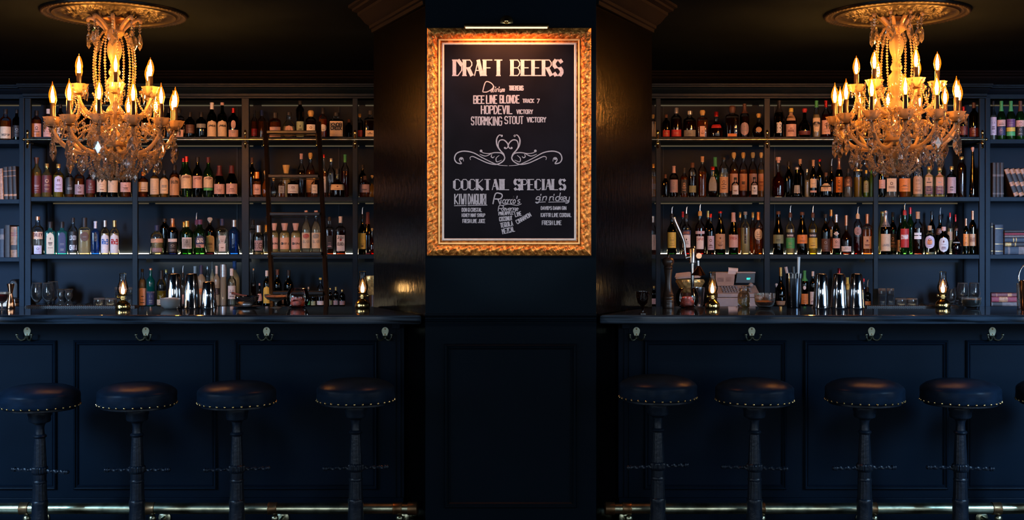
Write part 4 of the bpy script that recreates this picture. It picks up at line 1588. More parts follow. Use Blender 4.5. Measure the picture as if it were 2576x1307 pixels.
def make_arm(kind):
    """one arm pointing along +X from the chandelier axis; kind 'low' or 'up'; local z = 0 at eye-frame row 372"""
    Z = lambda y: (372 - y) * UC
    r = lambda p: p * UC
    if kind == 'low':
        R = 150
        path = [(16, 362), (32, 377), (62, 386), (95, 383), (125, 366), (143, 345), (150, 326)]
        dish, slv0, slv1, tip = 318, 312, 268, 219
    else:
        R = 97
        path = [(10, 285), (25, 297), (50, 300), (75, 288), (92, 266), (97, 243)]
        dish, slv0, slv1, tip = 236, 230, 194, 150
    m = MB()
    m.tube(catmull([(r(a), 0, Z(b)) for a, b in path], 5), lambda q: r(5.2 - 1.2 * q), 10, twist=lambda i, a: 1 + .10 * sin(3 * a + i * .5))
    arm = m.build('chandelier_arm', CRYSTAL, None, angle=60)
    X = r(R)
    sc = lambda a, j, z: 1 + (.10 * cos(8 * a) * max(0, (j - 2) / 3.0) if j < 7 else .08 * cos(8 * a) * max(0, (9 - j) / 3.0))
    m = MB().lathe([(r(4), Z(dish + 8)), (r(7), Z(dish + 5)), (r(13), Z(dish + 3)), (r(17), Z(dish - 2)), (r(19), Z(dish - 9)), (r(22), Z(dish - 15)), (r(20.5), Z(dish - 15)), (r(17.5), Z(dish - 9)),
                    (r(15), Z(dish - 2.5)), (r(4), Z(dish + 1))], 32, (X, 0, 0), flute=sc)
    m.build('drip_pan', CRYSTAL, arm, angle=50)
    MB().lathe([(r(11), Z(dish + 9)), (r(12), Z(dish + 8)), (r(4), Z(dish + 12)), (r(3), Z(dish + 16))], 14, (X, 0, 0)).build('bobeche_cap', BRASSD, arm)
    MB().lathe([(r(6.0), Z(slv0 + 4)), (r(6.0), Z(slv1 + 1)), (r(5.2), Z(slv1))], 14, (X, 0, 0)).build('candle_sleeve', CANDLE, arm)
    b = MB().lathe([(r(5), Z(slv1)), (r(7.5), Z(slv1 - 8)), (r(9.2), Z(slv1 - 16)), (r(8.6), Z(slv1 - 25)), (r(6), Z(slv1 - 34)), (r(3), Z(slv1 - 41)), (r(1.4), Z(tip + 4)), (r(.5), Z(tip - 3))], 14, (X, 0, 0))
    bulb = b.build('flame_bulb', G_BULB, arm)
    f = MB().lathe([(r(2.2), Z(slv1 - 2)), (r(3.6), Z(slv1 - 8)), (r(4.3), Z(slv1 - 15)), (r(3.4), Z(slv1 - 25)), (r(1.6), Z(slv1 - 33)), (0, Z(slv1 - 41))], 10, (X, 0, 0))
    f.build('filament', FLAME, arm)
    # small drops round the pan
    for k in range(5):
        a = 2 * pi * k / 5 + .3
        px, py = X + r(21) * cos(a), r(21) * sin(a)
        m = MB().bead((px, py, Z(dish - 8)), r(2.6))
        kite(m, (px, py, Z(dish - 3)), r(7), r(20), rz=a + pi / 2)
        m.build('pan_drop', DROPC, arm, smooth=False)
    if kind == 'low':
        m = MB()
        m.bead((X, 0, Z(338)), r(4.5))
        m.bead((X, 0, Z(347)), r(5))
        kite(m, (X, 0, Z(352)), r(31), r(56), rz=pi / 2 + random.uniform(-.5, .5))
        m.build('crystal_pendant', DROPC, arm, smooth=False)
        m = MB()
        m.bead((r(108), 0, Z(386)), r(4))
        kite(m, (r(108), 0, Z(391)), r(27), r(48), rz=pi / 2 + random.uniform(-.9, .9))
        m.build('crystal_pendant', DROPC, arm, smooth=False)
    else:
        m = MB()
        m.bead((X, 0, Z(258)), r(3.5))
        kite(m, (X, 0, Z(262)), r(17), r(36), rz=pi / 2)
        m.build('crystal_pendant', DROPC, arm, smooth=False)
    return arm


def chandelier(px, dy, off_up, off_low, label):
    """px: axis column, dy: rows it hangs higher; off_*: first arm angles"""
    base = (PX(px, YC), YC, PZ(372 - dy, YC))
    Z = lambda y: (372 - y) * UC
    r = lambda p: p * UC
    t = thing('chandelier', label, 'chandelier', base)
    top = ZC - .030 - base[2]
    prof = [(5, 62), (14, 66), (21, 72), (25, 80), (22, 88), (11, 96), (10, 102), (15, 106), (17.5, 118), (18, 130), (15, 144), (10, 156), (8, 168), (11, 174), (14.5, 180), (14, 186), (9, 192),
            (13, 196), (20, 205), (22, 218), (19, 232), (13, 248), (9, 262), (16, 270), (20, 280), (16, 292), (10, 306), (9, 324), (16, 338), (24, 350), (28, 364), (27, 376), (18, 384)]
    m = MB().lathe([(r(a), Z(b)) for a, b in reversed(prof)], 32, flute=lambda a, j, z: 1 + .05 * cos(12 * a))
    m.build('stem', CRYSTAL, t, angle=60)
    m = MB().tube([(0, 0, Z(66)), (0, 0, top)], r(3.2), 10)
    m.lathe([(r(4), Z(50)), (r(9), Z(46)), (r(4), Z(42))], 14)
    m.lathe([(r(4), top - .035), (r(18), top - .020), (r(30), top - .006), (r(31), top)], 24)
    m.build('ceiling_hook', BRASSD, t)
    MB().tube([(0, 0, Z(440)), (0, 0, Z(62))], r(1.8), 8).build('core_rod', BRASSD, t)
    m = MB().lathe([(0, Z(440)), (r(5), Z(436)), (r(8), Z(430)), (r(5), Z(424)), (r(4), Z(412)), (r(18), Z(410)), (r(26), Z(402)), (r(28), Z(392)), (r(30), Z(384)), (r(27), Z(382)), (r(5), Z(386))], 28,
                   flute=lambda a, j, z: 1 + .05 * cos(14 * a))
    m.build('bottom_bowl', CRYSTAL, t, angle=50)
    MB().lathe([(r(12), Z(374)), (r(30), Z(371)), (r(31), Z(366)), (r(14), Z(362))], 24).build('arm_plate', BRASSD, t)
    MB().lathe([(r(9), Z(292)), (r(21), Z(289)), (r(22), Z(284)), (r(10), Z(280))], 24).build('arm_plate', BRASSD, t)
    # crown of glass scrolls with pendants
    pr = None
    for k in range(8):
        a = 2 * pi * k / 8 + .25
        if pr is None:
            m = MB().tube(catmull([(r(14), 0, Z(86)), (r(24), 0, Z(72)), (r(40), 0, Z(57)), (r(56), 0, Z(48)), (r(63), 0, Z(50)), (r(62), 0, Z(57))], 5), lambda q: r(5.5 - 1.6 * q), 8, twist=lambda i, b: 1 + .12 * sin(3 * b))
            m.ball((r(61), 0, Z(49)), r(5), 8, 6)
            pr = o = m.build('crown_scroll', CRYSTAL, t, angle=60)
            m = MB()
            m.bead((r(61), 0, Z(63)), r(3.6))
            m.bead((r(61), 0, Z(70)), r(3.6))
            m.bead((r(61), 0, Z(77)), r(3.6))
            kite(m, (r(61), 0, Z(80)), r(26), r(46), rz=pi / 2 + .3)
            m.build('crystal_pendant', DROPC, pr, smooth=False)
        else:
            o = dup(pr, t)
        o.rotation_euler.z = a
    # arms
    for kind, n, off in (('low', 12, off_low), ('up', 6, off_up)):
        src = None
        for k in range(n):
            if ARMS.get(kind) is None:
                ARMS[kind] = src = make_arm(kind)
                o = src
                o.parent = t
            else:
                o = dup(ARMS[kind], t)
            o.rotation_euler.z = radians(off + k * 360.0 / n)
    # bead chains
    def chains(n, pts, rb, a0=0.0):
        for k in range(n):
            a = 2 * pi * k / n + a0
            m = MB()
            strand(m, [(r(p) * cos(a + sw), r(p) * sin(a + sw), Z(y)) for p, y, sw in pts], r(rb))
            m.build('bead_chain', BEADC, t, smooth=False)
    chains(10, [(30, 84, 0), (44, 108, 0), (50, 150, .02), (50, 190, .04), (46, 226, .05), (40, 262, .05)], 3.4, .15)
    chains(12, [(96, 246, 0), (88, 275, .12), (72, 292, .26), (50, 285, .4), (26, 290, .5)], 2.6, .3)
    chains(12, [(150, 330, 0), (146, 358, .13), (146, 366, .26), (146, 358, .39), (150, 330, .52)], 2.8, .0)
    chains(12, [(120, 345, 0), (90, 330, .1), (60, 318, .2), (34, 334, .3), (22, 348, .3)], 3.0, .1)
    chains(14, [(66, 386, 0), (68, 408, 0), (58, 430, 0), (36, 446, 0), (10, 450, 0)], 3.3, .2)
    chains(14, [(44, 388, 0), (46, 410, .05), (38, 428, .1), (20, 438, .1), (6, 430, .1)], 2.8, .4)
    chains(12, [(97, 250, 0), (104, 280, .1), (118, 300, .2), (135, 312, .26), (148, 326, .26)], 3.0, .35)
    chains(10, [(40, 300, 0), (52, 318, .1), (60, 342, .2), (48, 356, .3), (30, 352, .3)], 4.2, .2)
    chains(12, [(112, 384, 0), (104, 402, .13), (98, 408, .26), (104, 402, .39), (112, 384, .52)], 3.0, .26)
    for k in range(12):
        a = 2 * pi * k / 12 + .1
        m = MB()
        R = 52 if k % 2 else 30
        m.bead((r(R) * cos(a), r(R) * sin(a), Z(424)), r(3.5))
        kite(m, (r(R) * cos(a), r(R) * sin(a), Z(428)), r(15), r(30), rz=a)
        m.build('crystal_pendant', DROPC, t, smooth=False)
    for k in range(20):
        a = 2 * pi * k / 20 + .3
        p, y = ((46, 306), (78, 318), (62, 336), (100, 334))[k % 4]
        m = MB().bead((r(p) * cos(a), r(p) * sin(a), Z(y - 7)), r(5.5), 1.25, 8)
        kite(m, (r(p) * cos(a), r(p) * sin(a), Z(y)), r(16), r(36), rz=a + pi / 2)
        m.build('crystal_drop', DROPC, t, smooth=False)
    return t


ARMS = {}
chandelier(288, 0, 50, 5, 'lit crystal candle chandelier hanging over the left bar')
chandelier(2255, 12, 40, 20, 'lit crystal candle chandelier hanging over the right bar')


# ------------------------------------------------------------------ ceiling roses
def rose(px, label):
    R = .384
    X = PX(px, YC)
    t = thing('ceiling_rose', label, 'ceiling rose', (X, YC, ZC))
    nr, na = 44, 288
    vs, fs = [], []
    for j in range(nr + 1):
        q = j / nr
        rad = R * q
        for i in range(na):
            a = 2 * pi * i / na
            h = .006
            for c, w, g in ((.97, .025, .014), (.90, .015, .010), (.84, .015, .012), (.30, .03, .016), (.16, .10, .014)):
                e = (q - c) / w
                h += g * math.exp(-e * e)
            if .93 < q:
                h += .003 * sin(a * 84 + q * 60) * math.exp(-((q - .97) / .03) ** 2)
            if .33 < q < .80:
                s = sin((q - .33) / .47 * pi)
                h += s * (.010 * max(0, sin(a * 12 + 5 * sin(q * 11))) + .007 * abs(sin(a * 24 - q * 26)) + .005 * sin(a * 36 + q * 50) * sin(q * 44))
            if .18 < q < .30:
                h += .010 * abs(sin(a * 10))
            vs.append((rad * cos(a), rad * sin(a), -h))
    for j in range(nr):
        for i in range(na):
            i2 = (i + 1) % na
            fs.append((j * na + i, (j + 1) * na + i, (j + 1) * na + i2, j * na + i2))
    vs2 = [(R * cos(2 * pi * i / na), R * sin(2 * pi * i / na), 0) for i in range(na)]
    n0 = len(vs)
    vs += vs2
    fs += [(nr * na + i, n0 + i, n0 + (i + 1) % na, nr * na + (i + 1) % na) for i in range(na)]
    MB().add(vs, fs).build('relief_disc', ROSE, t, angle=80)


rose(288, 'dark carved round ceiling rose above the left chandelier')
rose(2255, 'dark carved round ceiling rose above the right chandelier')

# ================================================================== FRAMED MENU BOARD
YBD = 5.548                                            # chalkboard face


def menu_board():
    Y0 = 5.571                                         # wall face
    fx = lambda px: PX(px, 5.535)
    fz = lambda py: PZ(py, 5.535)
    x0, x1, za, zb = fx(1073.5), fx(1488), fz(643), fz(68)
    org = ((x0 + x1) / 2, Y0, za)
    t = thing('framed_menu_board', 'chalkboard drinks menu in an ornate gold frame on the pillar', 'menu board', org)
    U = 5.535 / FPX
    # ornate outer band: four mitred sides on a fine grid with carved relief
    wo = 30 * U

    def rel(s, q):
        """carved relief over the band: s along (m), q 0 outer..1 inner"""
        e = sin(pi * min(1, max(0, q)))
        b = .012 + .020 * e ** .7
        k = s / .050
        leaf = abs(sin(pi * k + 1.9 * sin(q * 5.0)))
        scr = sin(2 * pi * (k * 1.0 + .35 * sin(2 * pi * k)) + q * 9)
        fine = sin(s * 620 + 7 * sin(q * 8)) * sin(q * 26 + 3 * sin(s * 300))
        b += e * (.0095 * leaf + .0045 * scr + .0026 * fine)
        if q < .10:
            b += .004 * abs(sin(s * 420))
        return b

    m = MB()
    sides = (((x0, za), (x1, za), (0, 1)), ((x1, za), (x1, zb), (-1, 0)), ((x1, zb), (x0, zb), (0, -1)), ((x0, zb), (x0, za), (1, 0)))
    nq = 14
    off = 0.0
    for (ax, az), (bx, bz), (nx, nz) in sides:
        L = hypot(bx - ax, bz - az)
        ux, uz = (bx - ax) / L, (bz - az) / L
        ns = int(L / .0024)
        vs = []
        for j in range(nq + 1):
            q = j / nq
            d = wo * q
            for i in range(ns + 1):
                s = d + (L - 2 * d) * i / ns
                h = rel(s + off, q)
                vs.append((ax + ux * s + nx * d, Y0 - h, az + uz * s + nz * d))
        m.add(vs, [(j * (ns + 1) + i, j * (ns + 1) + i + 1, (j + 1) * (ns + 1) + i + 1, (j + 1) * (ns + 1) + i) for j in range(nq) for i in range(ns)])
        m.add([(ax, Y0, az), (bx, Y0, bz), (bx, Y0 - .012, bz), (ax, Y0 - .012, az)], [(0, 1, 2, 3)])
        off += .9
    m.build('carved_frame', GOLDF, t, org, angle=75)

    def band(pa, pb, prof, name, mat):
        """flat mitred band between px inset pa..pb (outer frame px), prof: (0..1 across, height)"""
        m = MB()
        rows = []
        for q, h in prof:
            i = (pa + (pb - pa) * q) * U
            rows.append([(x0 + i, Y0 - h, za + i), (x1 - i, Y0 - h, za + i), (x1 - i, Y0 - h, zb - i), (x0 + i, Y0 - h, zb - i)])
        vs = [p for r in rows for p in r]
        m.add(vs, [(j * 4 + i, j * 4 + (i + 1) % 4, (j + 1) * 4 + (i + 1) % 4, (j + 1) * 4 + i) for j in range(len(rows) - 1) for i in range(4)])
        return m.build(name, mat, t, org, angle=30)

    band(28.5, 33.5, [(0, .010), (0, .026), (.25, .030), (.7, .030), (1, .026), (1, .018)], 'gilt_bead', GOLDS)
    band(33.5, 37.5, [(0, .024), (.4, .016), (.6, .020), (1, .022)], 'gilt_cove', GOLDF)
    band(37.5, 43.5, [(0, .022), (.4, .029), (.75, .028), (1, .024), (1, .016)], 'cream_liner', LINER)
    MB().box(x0 + 40 * U, x1 - 40 * U, YBD, Y0 - .0005, za + 38 * U, zb - 40 * U).build('chalkboard', BOARD, t, org, smooth=False)

    # chalk lettering
    F = lambda px, py, o=0.0: (PX(px, YBD), YBD - .0008 - o, PZ(py, YBD))
    par = t

    def put(jobs, name='chalk_lettering', rules=()):
        """each word its own part"""
        f = lambda x, y, o=0.0: F(x, -y, o)
        for txt, a, b, yt, yb, w, heavy, kw in jobs:
            m = MB()
            text_rect(m, txt, a, b, -yb, -yt, w, f, heavy=heavy, **kw)
            m.build(name, CHALK, t, org, smooth=False)
        for pts, w in rules:
            m = MB()
            ribbon(m, [(x, -y) for x, y in pts], w, f, smooth=len(pts) > 2)
            m.build('chalk_underline', CHALK, t, org, smooth=False)

    put([('DRAFT', 1143, 1263, 151, 190, 2.6, 6.6, dict(poster=True)), ('BEERS', 1288, 1413, 151, 190, 2.6, 6.6, dict(poster=True))], 'chalk_heading')
    put([('COCKTAIL', 1143, 1280, 451, 477, 2.0, 4.6, dict(poster=True)), ('SPECIALS', 1295, 1421, 451, 477, 2.0, 4.6, dict(poster=True))], 'chalk_heading')
    put([('D', 1214, 1236, 207, 231, 2.4, 0, dict(smooth=True, shear=.3)), ('elirium', 1234, 1268, 216, 231, 2.2, 0, dict(smooth=True, shear=.25)), ('TREMENS', 1281, 1316, 216, 227, 1.8, 1.2, {})])
    put([('BEE', 1192, 1218, 241, 260, 2.6, .8, {}), ('LINE', 1224, 1250, 240, 260, 2.6, .8, {}), ('BLONDE', 1258, 1306, 240, 259, 2.6, .8, {}), ('TRACK', 1315, 1343, 249, 258, 1.9, .5, {}), ('7', 1351, 1357, 249, 259, 1.9, .3, {})])
    put([('HOPDEVIL', 1211, 1288, 266, 286, 2.6, .8, {}), ('VICTORY', 1300, 1340, 276, 286, 1.9, .6, {})])
    put([('STORM', 1186, 1226, 294, 314, 2.4, .6, {}), ('KING', 1230, 1262, 294, 315, 2.4, .6, {}), ('STOUT', 1270, 1316, 293, 311, 2.4, .6, {}), ('VICTORY', 1326, 1373, 295, 307, 2.1, .6, {})])
    put([('KIWI', 1144, 1172, 488, 513, 2.2, .8, {}), ('DAIQUIRI', 1178, 1222, 488, 513, 2.0, .6, {})], rules=(([(1143, 517), (1173, 516.5)], 1.8), ([(1177, 516.5), (1225, 515.5)], 1.8)))
    put([('.', 1157, 1158, 526, 527, 2, 0, {}), ('DON Q CRISTAL', 1162, 1212, 523, 532, 1.5, .3, {}), ('HONEY MINT SYRUP', 1162, 1220, 537, 545, 1.5, .3, {}), ('FRESH LIME JUICE', 1164, 1220, 551, 560, 1.5, .3, {})])
    put([('R', 1240, 1258, 487, 513, 3.0, 0, dict(smooth=True, shear=.25)), ("icardo's", 1259, 1307, 493, 511, 2.3, 0, dict(smooth=True, shear=.2)),
                  ('R', 1253, 1264, 517, 531, 2.0, 0, dict(smooth=True, shear=.2)), ('evenge', 1266, 1303, 517, 529, 1.9, 0, dict(smooth=True, shear=.2))], rules=(([(1262, 517), (1280, 513), (1300, 516), (1312, 512)], 1.8),))
    put([('PINEAPPLE', 1255, 1291, 533, 541, 1.6, .5, dict(rot=.06)), ('COCONUT', 1257, 1289, 546, 556, 1.7, .5, dict(rot=.10)), ('TEQUILA', 1260, 1291, 561, 572, 1.7, .5, dict(rot=.17)),
                  ('MEZCAL', 1265, 1296, 576, 588, 1.8, .5, dict(rot=.22)), ('LIME', 1297, 1313, 535, 545, 1.6, .5, dict(rot=.25)), ('CINNAMON', 1302, 1342, 553, 563, 1.6, .5, dict(rot=.52))])
    put([('gin', 1348, 1373, 485, 504, 2.2, 0, dict(smooth=True, shear=.2)), ('rickey', 1382, 1431, 485, 504, 2.2, 0, dict(smooth=True, shear=.2))], rules=(([(1347, 508.5), (1372, 507.5)], 1.6), ([(1380, 508), (1432, 507)], 1.6)))
    put([("DAVID'S DAWN GIN", 1361, 1424, 519, 527, 1.5, .3, {}), ('KAFFIR LIME CORDIAL', 1361, 1437, 536, 545, 1.5, .3, {}), ('FRESH LIME', 1364, 1412, 555, 565, 1.7, .4, {})])
    # scroll flourish, mirrored about px 1278.5
    K = 3.267
    curves = [
        ([(118, 672), (112, 645), (92, 642), (84, 662), (100, 690), (62, 682), (44, 648), (62, 606), (118, 588), (195, 600), (270, 640), (340, 675), (410, 702), (480, 708)], 6),
        ([(176, 660), (172, 640), (196, 632), (250, 656), (320, 686), (390, 696), (440, 672), (456, 640), (432, 606), (380, 600), (325, 608), (275, 600), (258, 580)], 6),
        ([(250, 612), (300, 628), (350, 606)], 4.5), ([(352, 612), (345, 632), (360, 642), (372, 630)], 5),
        ([(412, 622), (386, 646), (392, 676), (434, 660)], 4.5),
        ([(436, 464), (412, 456), (390, 490), (394, 540), (420, 582), (448, 612), (458, 642)], 7),
        ([(426, 590), (404, 548), (412, 504), (446, 496), (476, 520), (484, 548), (468, 568), (450, 560)], 6)]
    for sg in (1, -1):
        m = MB()
        for pts, w in curves:
            q = [(1278.5 + sg * ((px / K + 1130) - 1278.5), -(py / K + 200)) for px, py in pts]
            ribbon(m, catmull(q, 7), w / K * 1.25, lambda x, y, o=0.0: F(x, -y, o), taper=True)
        for px, py, rr in ((262, 586, 11), (100, 650, 10), (432, 462, 9), (458, 562, 9)):
            cxp, cyp = 1278.5 + sg * ((px / K + 1130) - 1278.5), py / K + 200
            n = 14
            vs = [F(cxp + rr / K * cos(2 * pi * i / n), cyp + rr / K * sin(2 * pi * i / n)) for i in range(n)]
            m.add(vs, [tuple(range(n))])
        m.build('chalk_flourish', CHALK, t, org, smooth=False)


menu_board()

# picture lamp over the frame
YL = 5.43
t = thing('picture_lamp', 'slim brass picture lamp mounted above the gold framed menu', 'lamp', (PX(1274, YL), 5.571, PZ(52, YL)))
org = tuple(t.location)
zl = PZ(66, YL)
m = MB()
n = 14
arc = [(.0135 * cos(a), .0135 * sin(a)) for a in [pi * (-.12 + 1.24 * i / n) for i in range(n + 1)]]
arc += [(.0120 * cos(a), .0120 * sin(a)) for a in [pi * (1.12 - 1.24 * i / n) for i in range(n + 1)]]
vs = [(x, YL + a, zl + b) for x in (PX(1168, YL), PX(1380, YL)) for a, b in arc]
k = len(arc)
m.add(vs, [(i, (i + 1) % k, k + (i + 1) % k, k + i) for i in range(k)] + [tuple(range(k - 1, -1, -1)), tuple(range(k, 2 * k))])
m.build('lamp_shade', BRASSY, t, org)
MB().tube([(PX(1171, YL), YL, zl - .002), (PX(1377, YL), YL, zl - .002)], .0085, 12).build('lamp_tube', TUBEL, t, org)
m = MB().tube(catmull([(PX(1274, YL), YL, zl + .013), (PX(1274, YL), YL + .03, zl + .035), (PX(1274, YL), YL + .09, zl + .045), (PX(1274, YL), 5.568, zl + .045)], 6), .006, 10)
m.ball((PX(1274, YL), YL, zl + .024), .012, 14, 10)
m.lathe([(.03, 0), (.03, .006), (.012, .012)], 16, (PX(1274, YL), 5.571, zl + .045), M=Matrix.Rotation(pi / 2, 3, 'X'))
m.build('lamp_arm', BRASSY, t, org)
lamp('picture_lamp_light', 'AREA', (0, YL + .002 - org[1], zl - .014 - org[2]), 9.0, (1.0, 0.30, 0.08), parent=t, shape='RECTANGLE', size=.36, size_y=.016)

# ================================================================== THINGS ON THE BARS AND COUNTERS
def on_bar(px, Y):
    return (PX(px, Y), Y, ZT + .0006)


def on_counter(px, Y=8.3):
    return (PX(px, Y), Y, ZCT + .0006)


def wall_of(prof, th):
    """profile of a thin-walled vessel: up the outside, down the inside"""
    return prof + [(max(0.0, r - th), z - (0 if i else th * .2)) for i, (r, z) in enumerate(reversed(prof)) if r - th > 0] + [(0, prof[0][1] + th)]


# ---- oil lamps
def oil_lamp(px, Y, top, label, side):
    b = on_bar(px, Y)
    t = thing('oil_lamp', label, 'oil lamp', b, 0, 'lit oil lamps on the bar tops')
    u = (PZ(top, Y) - b[2]) / 91.0                       # modelled 91 px tall
    m = MB().lathe([(0, 0), (17.5 * u, 0), (18.5 * u, 1.5 * u), (18.5 * u, 9 * u), (17.5 * u, 13 * u), (13 * u, 18 * u), (8 * u, 22 * u), (6 * u, 24 * u)], 28)
    m.build('oil_font', BRASSD if False else BRASSY, t)
    m = MB().lathe([(6 * u, 24 * u), (6 * u, 26 * u), (9 * u, 27.5 * u), (9 * u, 29 * u), (6.5 * u, 30 * u), (6.5 * u, 33 * u), (10 * u, 34.5 * u), (11 * u, 38 * u), (10 * u, 39 * u)], 24,
                   flute=lambda a, j, z: 1 + (.05 * sin(a * 16) if j > 5 else 0))
    m.build('burner', BRASSY, t)
    s = MB().tube([(0, 0, 30 * u), (side * 12 * u, 0, 31 * u)], 1.1 * u, 6)
    s.lathe([(0, -1.4 * u), (4 * u, -1.2 * u), (4 * u, 1.2 * u), (0, 1.4 * u)], 14, (side * 13 * u, 0, 31 * u), M=Matrix.Rotation(pi / 2, 3, 'Y'))
    s.build('wick_knob', BRASSY, t)
    pr = [(9 * u, 38 * u), (12 * u, 43 * u), (13.6 * u, 50 * u), (13.2 * u, 56 * u), (11 * u, 64 * u), (8.6 * u, 71 * u), (8.0 * u, 77 * u), (8.2 * u, 90 * u), (8.6 * u, 91 * u)]
    MB().lathe(pr, 28, cap0=False, cap1=False).build('glass_chimney', G_CHIM, t)
    MB().lathe([(8.7 * u, 90.4 * u), (9.0 * u, 91 * u), (8.4 * u, 91.2 * u)], 28, cap0=False, cap1=False).build('chimney_rim', BRASSY, t)
    MB().lathe([(2 * u, 39 * u), (4.2 * u, 42 * u), (4.6 * u, 46 * u), (3.6 * u, 52 * u), (1.8 * u, 58 * u), (0, 64 * u)], 14, sy=.6).build('flame', OILFL, t)
    MB().lathe([(4 * u, 38.6 * u), (8.5 * u, 43 * u), (9.5 * u, 49 * u), (8 * u, 57 * u), (4 * u, 66 * u), (0, 74 * u)], 18, cap0=False).build('flame_mantle', FLAMEHAZE, t)


oil_lamp(309, 6.05, 687, 'lit brass oil lamp on the left bar top before the drinking glasses', -1)
oil_lamp(912, 6.16, 682, 'lit brass oil lamp on the left bar top beside the pillar', 1)
oil_lamp(1792, 6.12, 684, 'lit brass oil lamp on the right bar top before the cash register', -1)
oil_lamp(2372, 6.18, 683, 'lit brass oil lamp on the right bar top beside the inverted glasses', -1)


# ---- steel shakers
def shaker(px, top, wb, wt, label):
    Y = 6.20
    b = on_bar(px, Y)
    U = Y / FPX
    H = PZ(top, Y) - b[2]
    t = thing('cocktail_shaker', label, 'cocktail shaker', b, 0, 'steel shaker tins standing upside down on the bars')
    R0, R1 = wb * U / 2, wt * U / 2
    MB().lathe([(R0 - .001, 0), (R0 + .0008, .002), (R0, .006), (R0 - .002, .012), (R1 + (R0 - R1) * .5 + .001, H * .5), (R1 + .0005, H * .96), (R1 - .002, H * .985), (R1 - .006, H)], 48, cap0=False).build('tin_body', STEEL, t, angle=50)
    MB().lathe([(R1 - .0065, H - .001), (R1 - .0065, H + .0008), (R1 - .010, H + .001), (R1 - .012, H - .0005), (0, H - .0005)], 32, cap0=False, cap1=False).build('base_disc', COPPER, t)


shaker(438, 688, 44, 31, 'steel shaker tin standing behind the white ridged bowl')
shaker(482, 688, 43, 28, 'steel shaker tin, middle of three on the left bar')
shaker(525, 708, 41, 28, 'shorter steel shaker tin, third from left on the left bar')
shaker(2066, 688, 42, 28, 'steel shaker tin on the right bar, nearest the bar tool cup')
shaker(2111, 688, 43, 28, 'steel shaker tin, middle of three on the right bar')
shaker(2155, 688, 43, 28, 'steel shaker tin on the right bar, nearest the inverted tumblers')

# ---- tin with bar tools
Y = 6.20
U = Y / FPX
b = on_bar(1997, Y)
t = thing('bar_tool_cup', 'dark steel mixing tin holding bar tools on the right bar', 'cup', b)
H = PZ(687, Y) - b[2]
MB().lathe(wall_of([(17 * U, 0), (17.5 * U, .003), (20.5 * U, H * .9), (21 * U, H * .985), (21.6 * U, H)], .0014), 40).build('tin_body', STEELD, t, angle=50)
MB().lathe([(20.65 * U, H * .86), (21.5 * U, H + .0006), (20.9 * U, H + .0006)], 40, cap0=False, cap1=False).build('bright_rim', STEEL, t)


def tool(name, label, mat, px0, py0, px1, py1, w0, w1, flat=.5, blade=None):
    """a tool standing in the tin from (px1, py1) at the top down to (px0, py0)"""
    p0 = Vector((PX(px0, Y), Y, PZ(py0, Y)))
    p1 = Vector((PX(px1, Y), Y + .004, PZ(py1, Y)))
    t = thing(name, label, 'bar tool', tuple(p0))
    m = MB()
    q = p1 - p0
    m.tube([q * k for k in (0, .5, .62, .8, .95, 1)], lambda k: (w0 + (w1 - w0) * k) * U / 2, 10)
    m.build('tool_handle', mat, t)
    MB().tube([q * -.35, q * .02], w0 * U * .4, 8).build('tool_shaft', STEEL, t)


tool('bar_spoon', 'pink handled bar tool leaning to the left in the dark tin', cmat('pnk'), 1987, 715, 1977, 671, 6, 8)
tool('muddler', 'black muddler standing upright in the dark tin', DARKP, 1998, 715, 1996, 670, 8, 9)
tool('spatula', 'tall white handled spatula standing in the dark tin', WHITEP, 2008, 715, 2010, 646, 5, 8)


# ---- bowls
def bowl(name, label, px, Y, base, wr, wb, top, fill, fmat, ribs=24, mat=None, foot=True):
    b = on_bar(px, Y)
    U = Y / FPX
    H = PZ(top, Y) - b[2]
    Rr, Rb = wr * U / 2, wb * U / 2
    t = thing(name, label, 'bowl', b)
    fl = (lambda a, j, z: 1 + .018 * abs(sin(a * ribs / 2))) if ribs else None
    out = [(Rr * .52, 0), (Rr * .56, .003), (Rr * .86, H * .24), (Rr * .95, H * .45), (Rr * .98, H * .78), (Rr, H)]
    MB().lathe(out + [(Rr - .003, H), (Rr * .94, H * .78), (Rr * .90, H * .45), (Rr * .78, H * .26), (Rr * .5, .008), (0, .007)], 48, flute=fl, cap1=False).build('glass_bowl', mat or G_WARE, t, angle=50)
    if fill:
        MB().lathe([(0, .0085), (Rr * .46, .0095), (Rr * .76, H * .28), (Rr * .86, H * .45), (Rr * (.87 + .05 * (fill > .6)), H * fill), (Rr * .5, H * fill + .006), (0, H * fill + .007)], 32, cap0=False, cap1=False,
                   flute=lambda a, j, z: 1 + .015 * sin(a * 5)).build('salt', fmat, t)


bowl('serving_bowl', 'ridged glass bowl of white salt on the left bar', 428, 6.08, 774, 49, 38, 749, .93, SALT, 24, G_PRESS)
bowl('serving_bowl', 'ridged glass bowl of pink and white salt on the right bar', 1924, 6.15, 772, 52, 44, 737, .40, PINK, 20)
bowl('serving_bowl', 'small glass bowl of pale salt before the snifter glasses', 2444, 6.17, 771, 47, 42, 747, .80, SALT, 18)


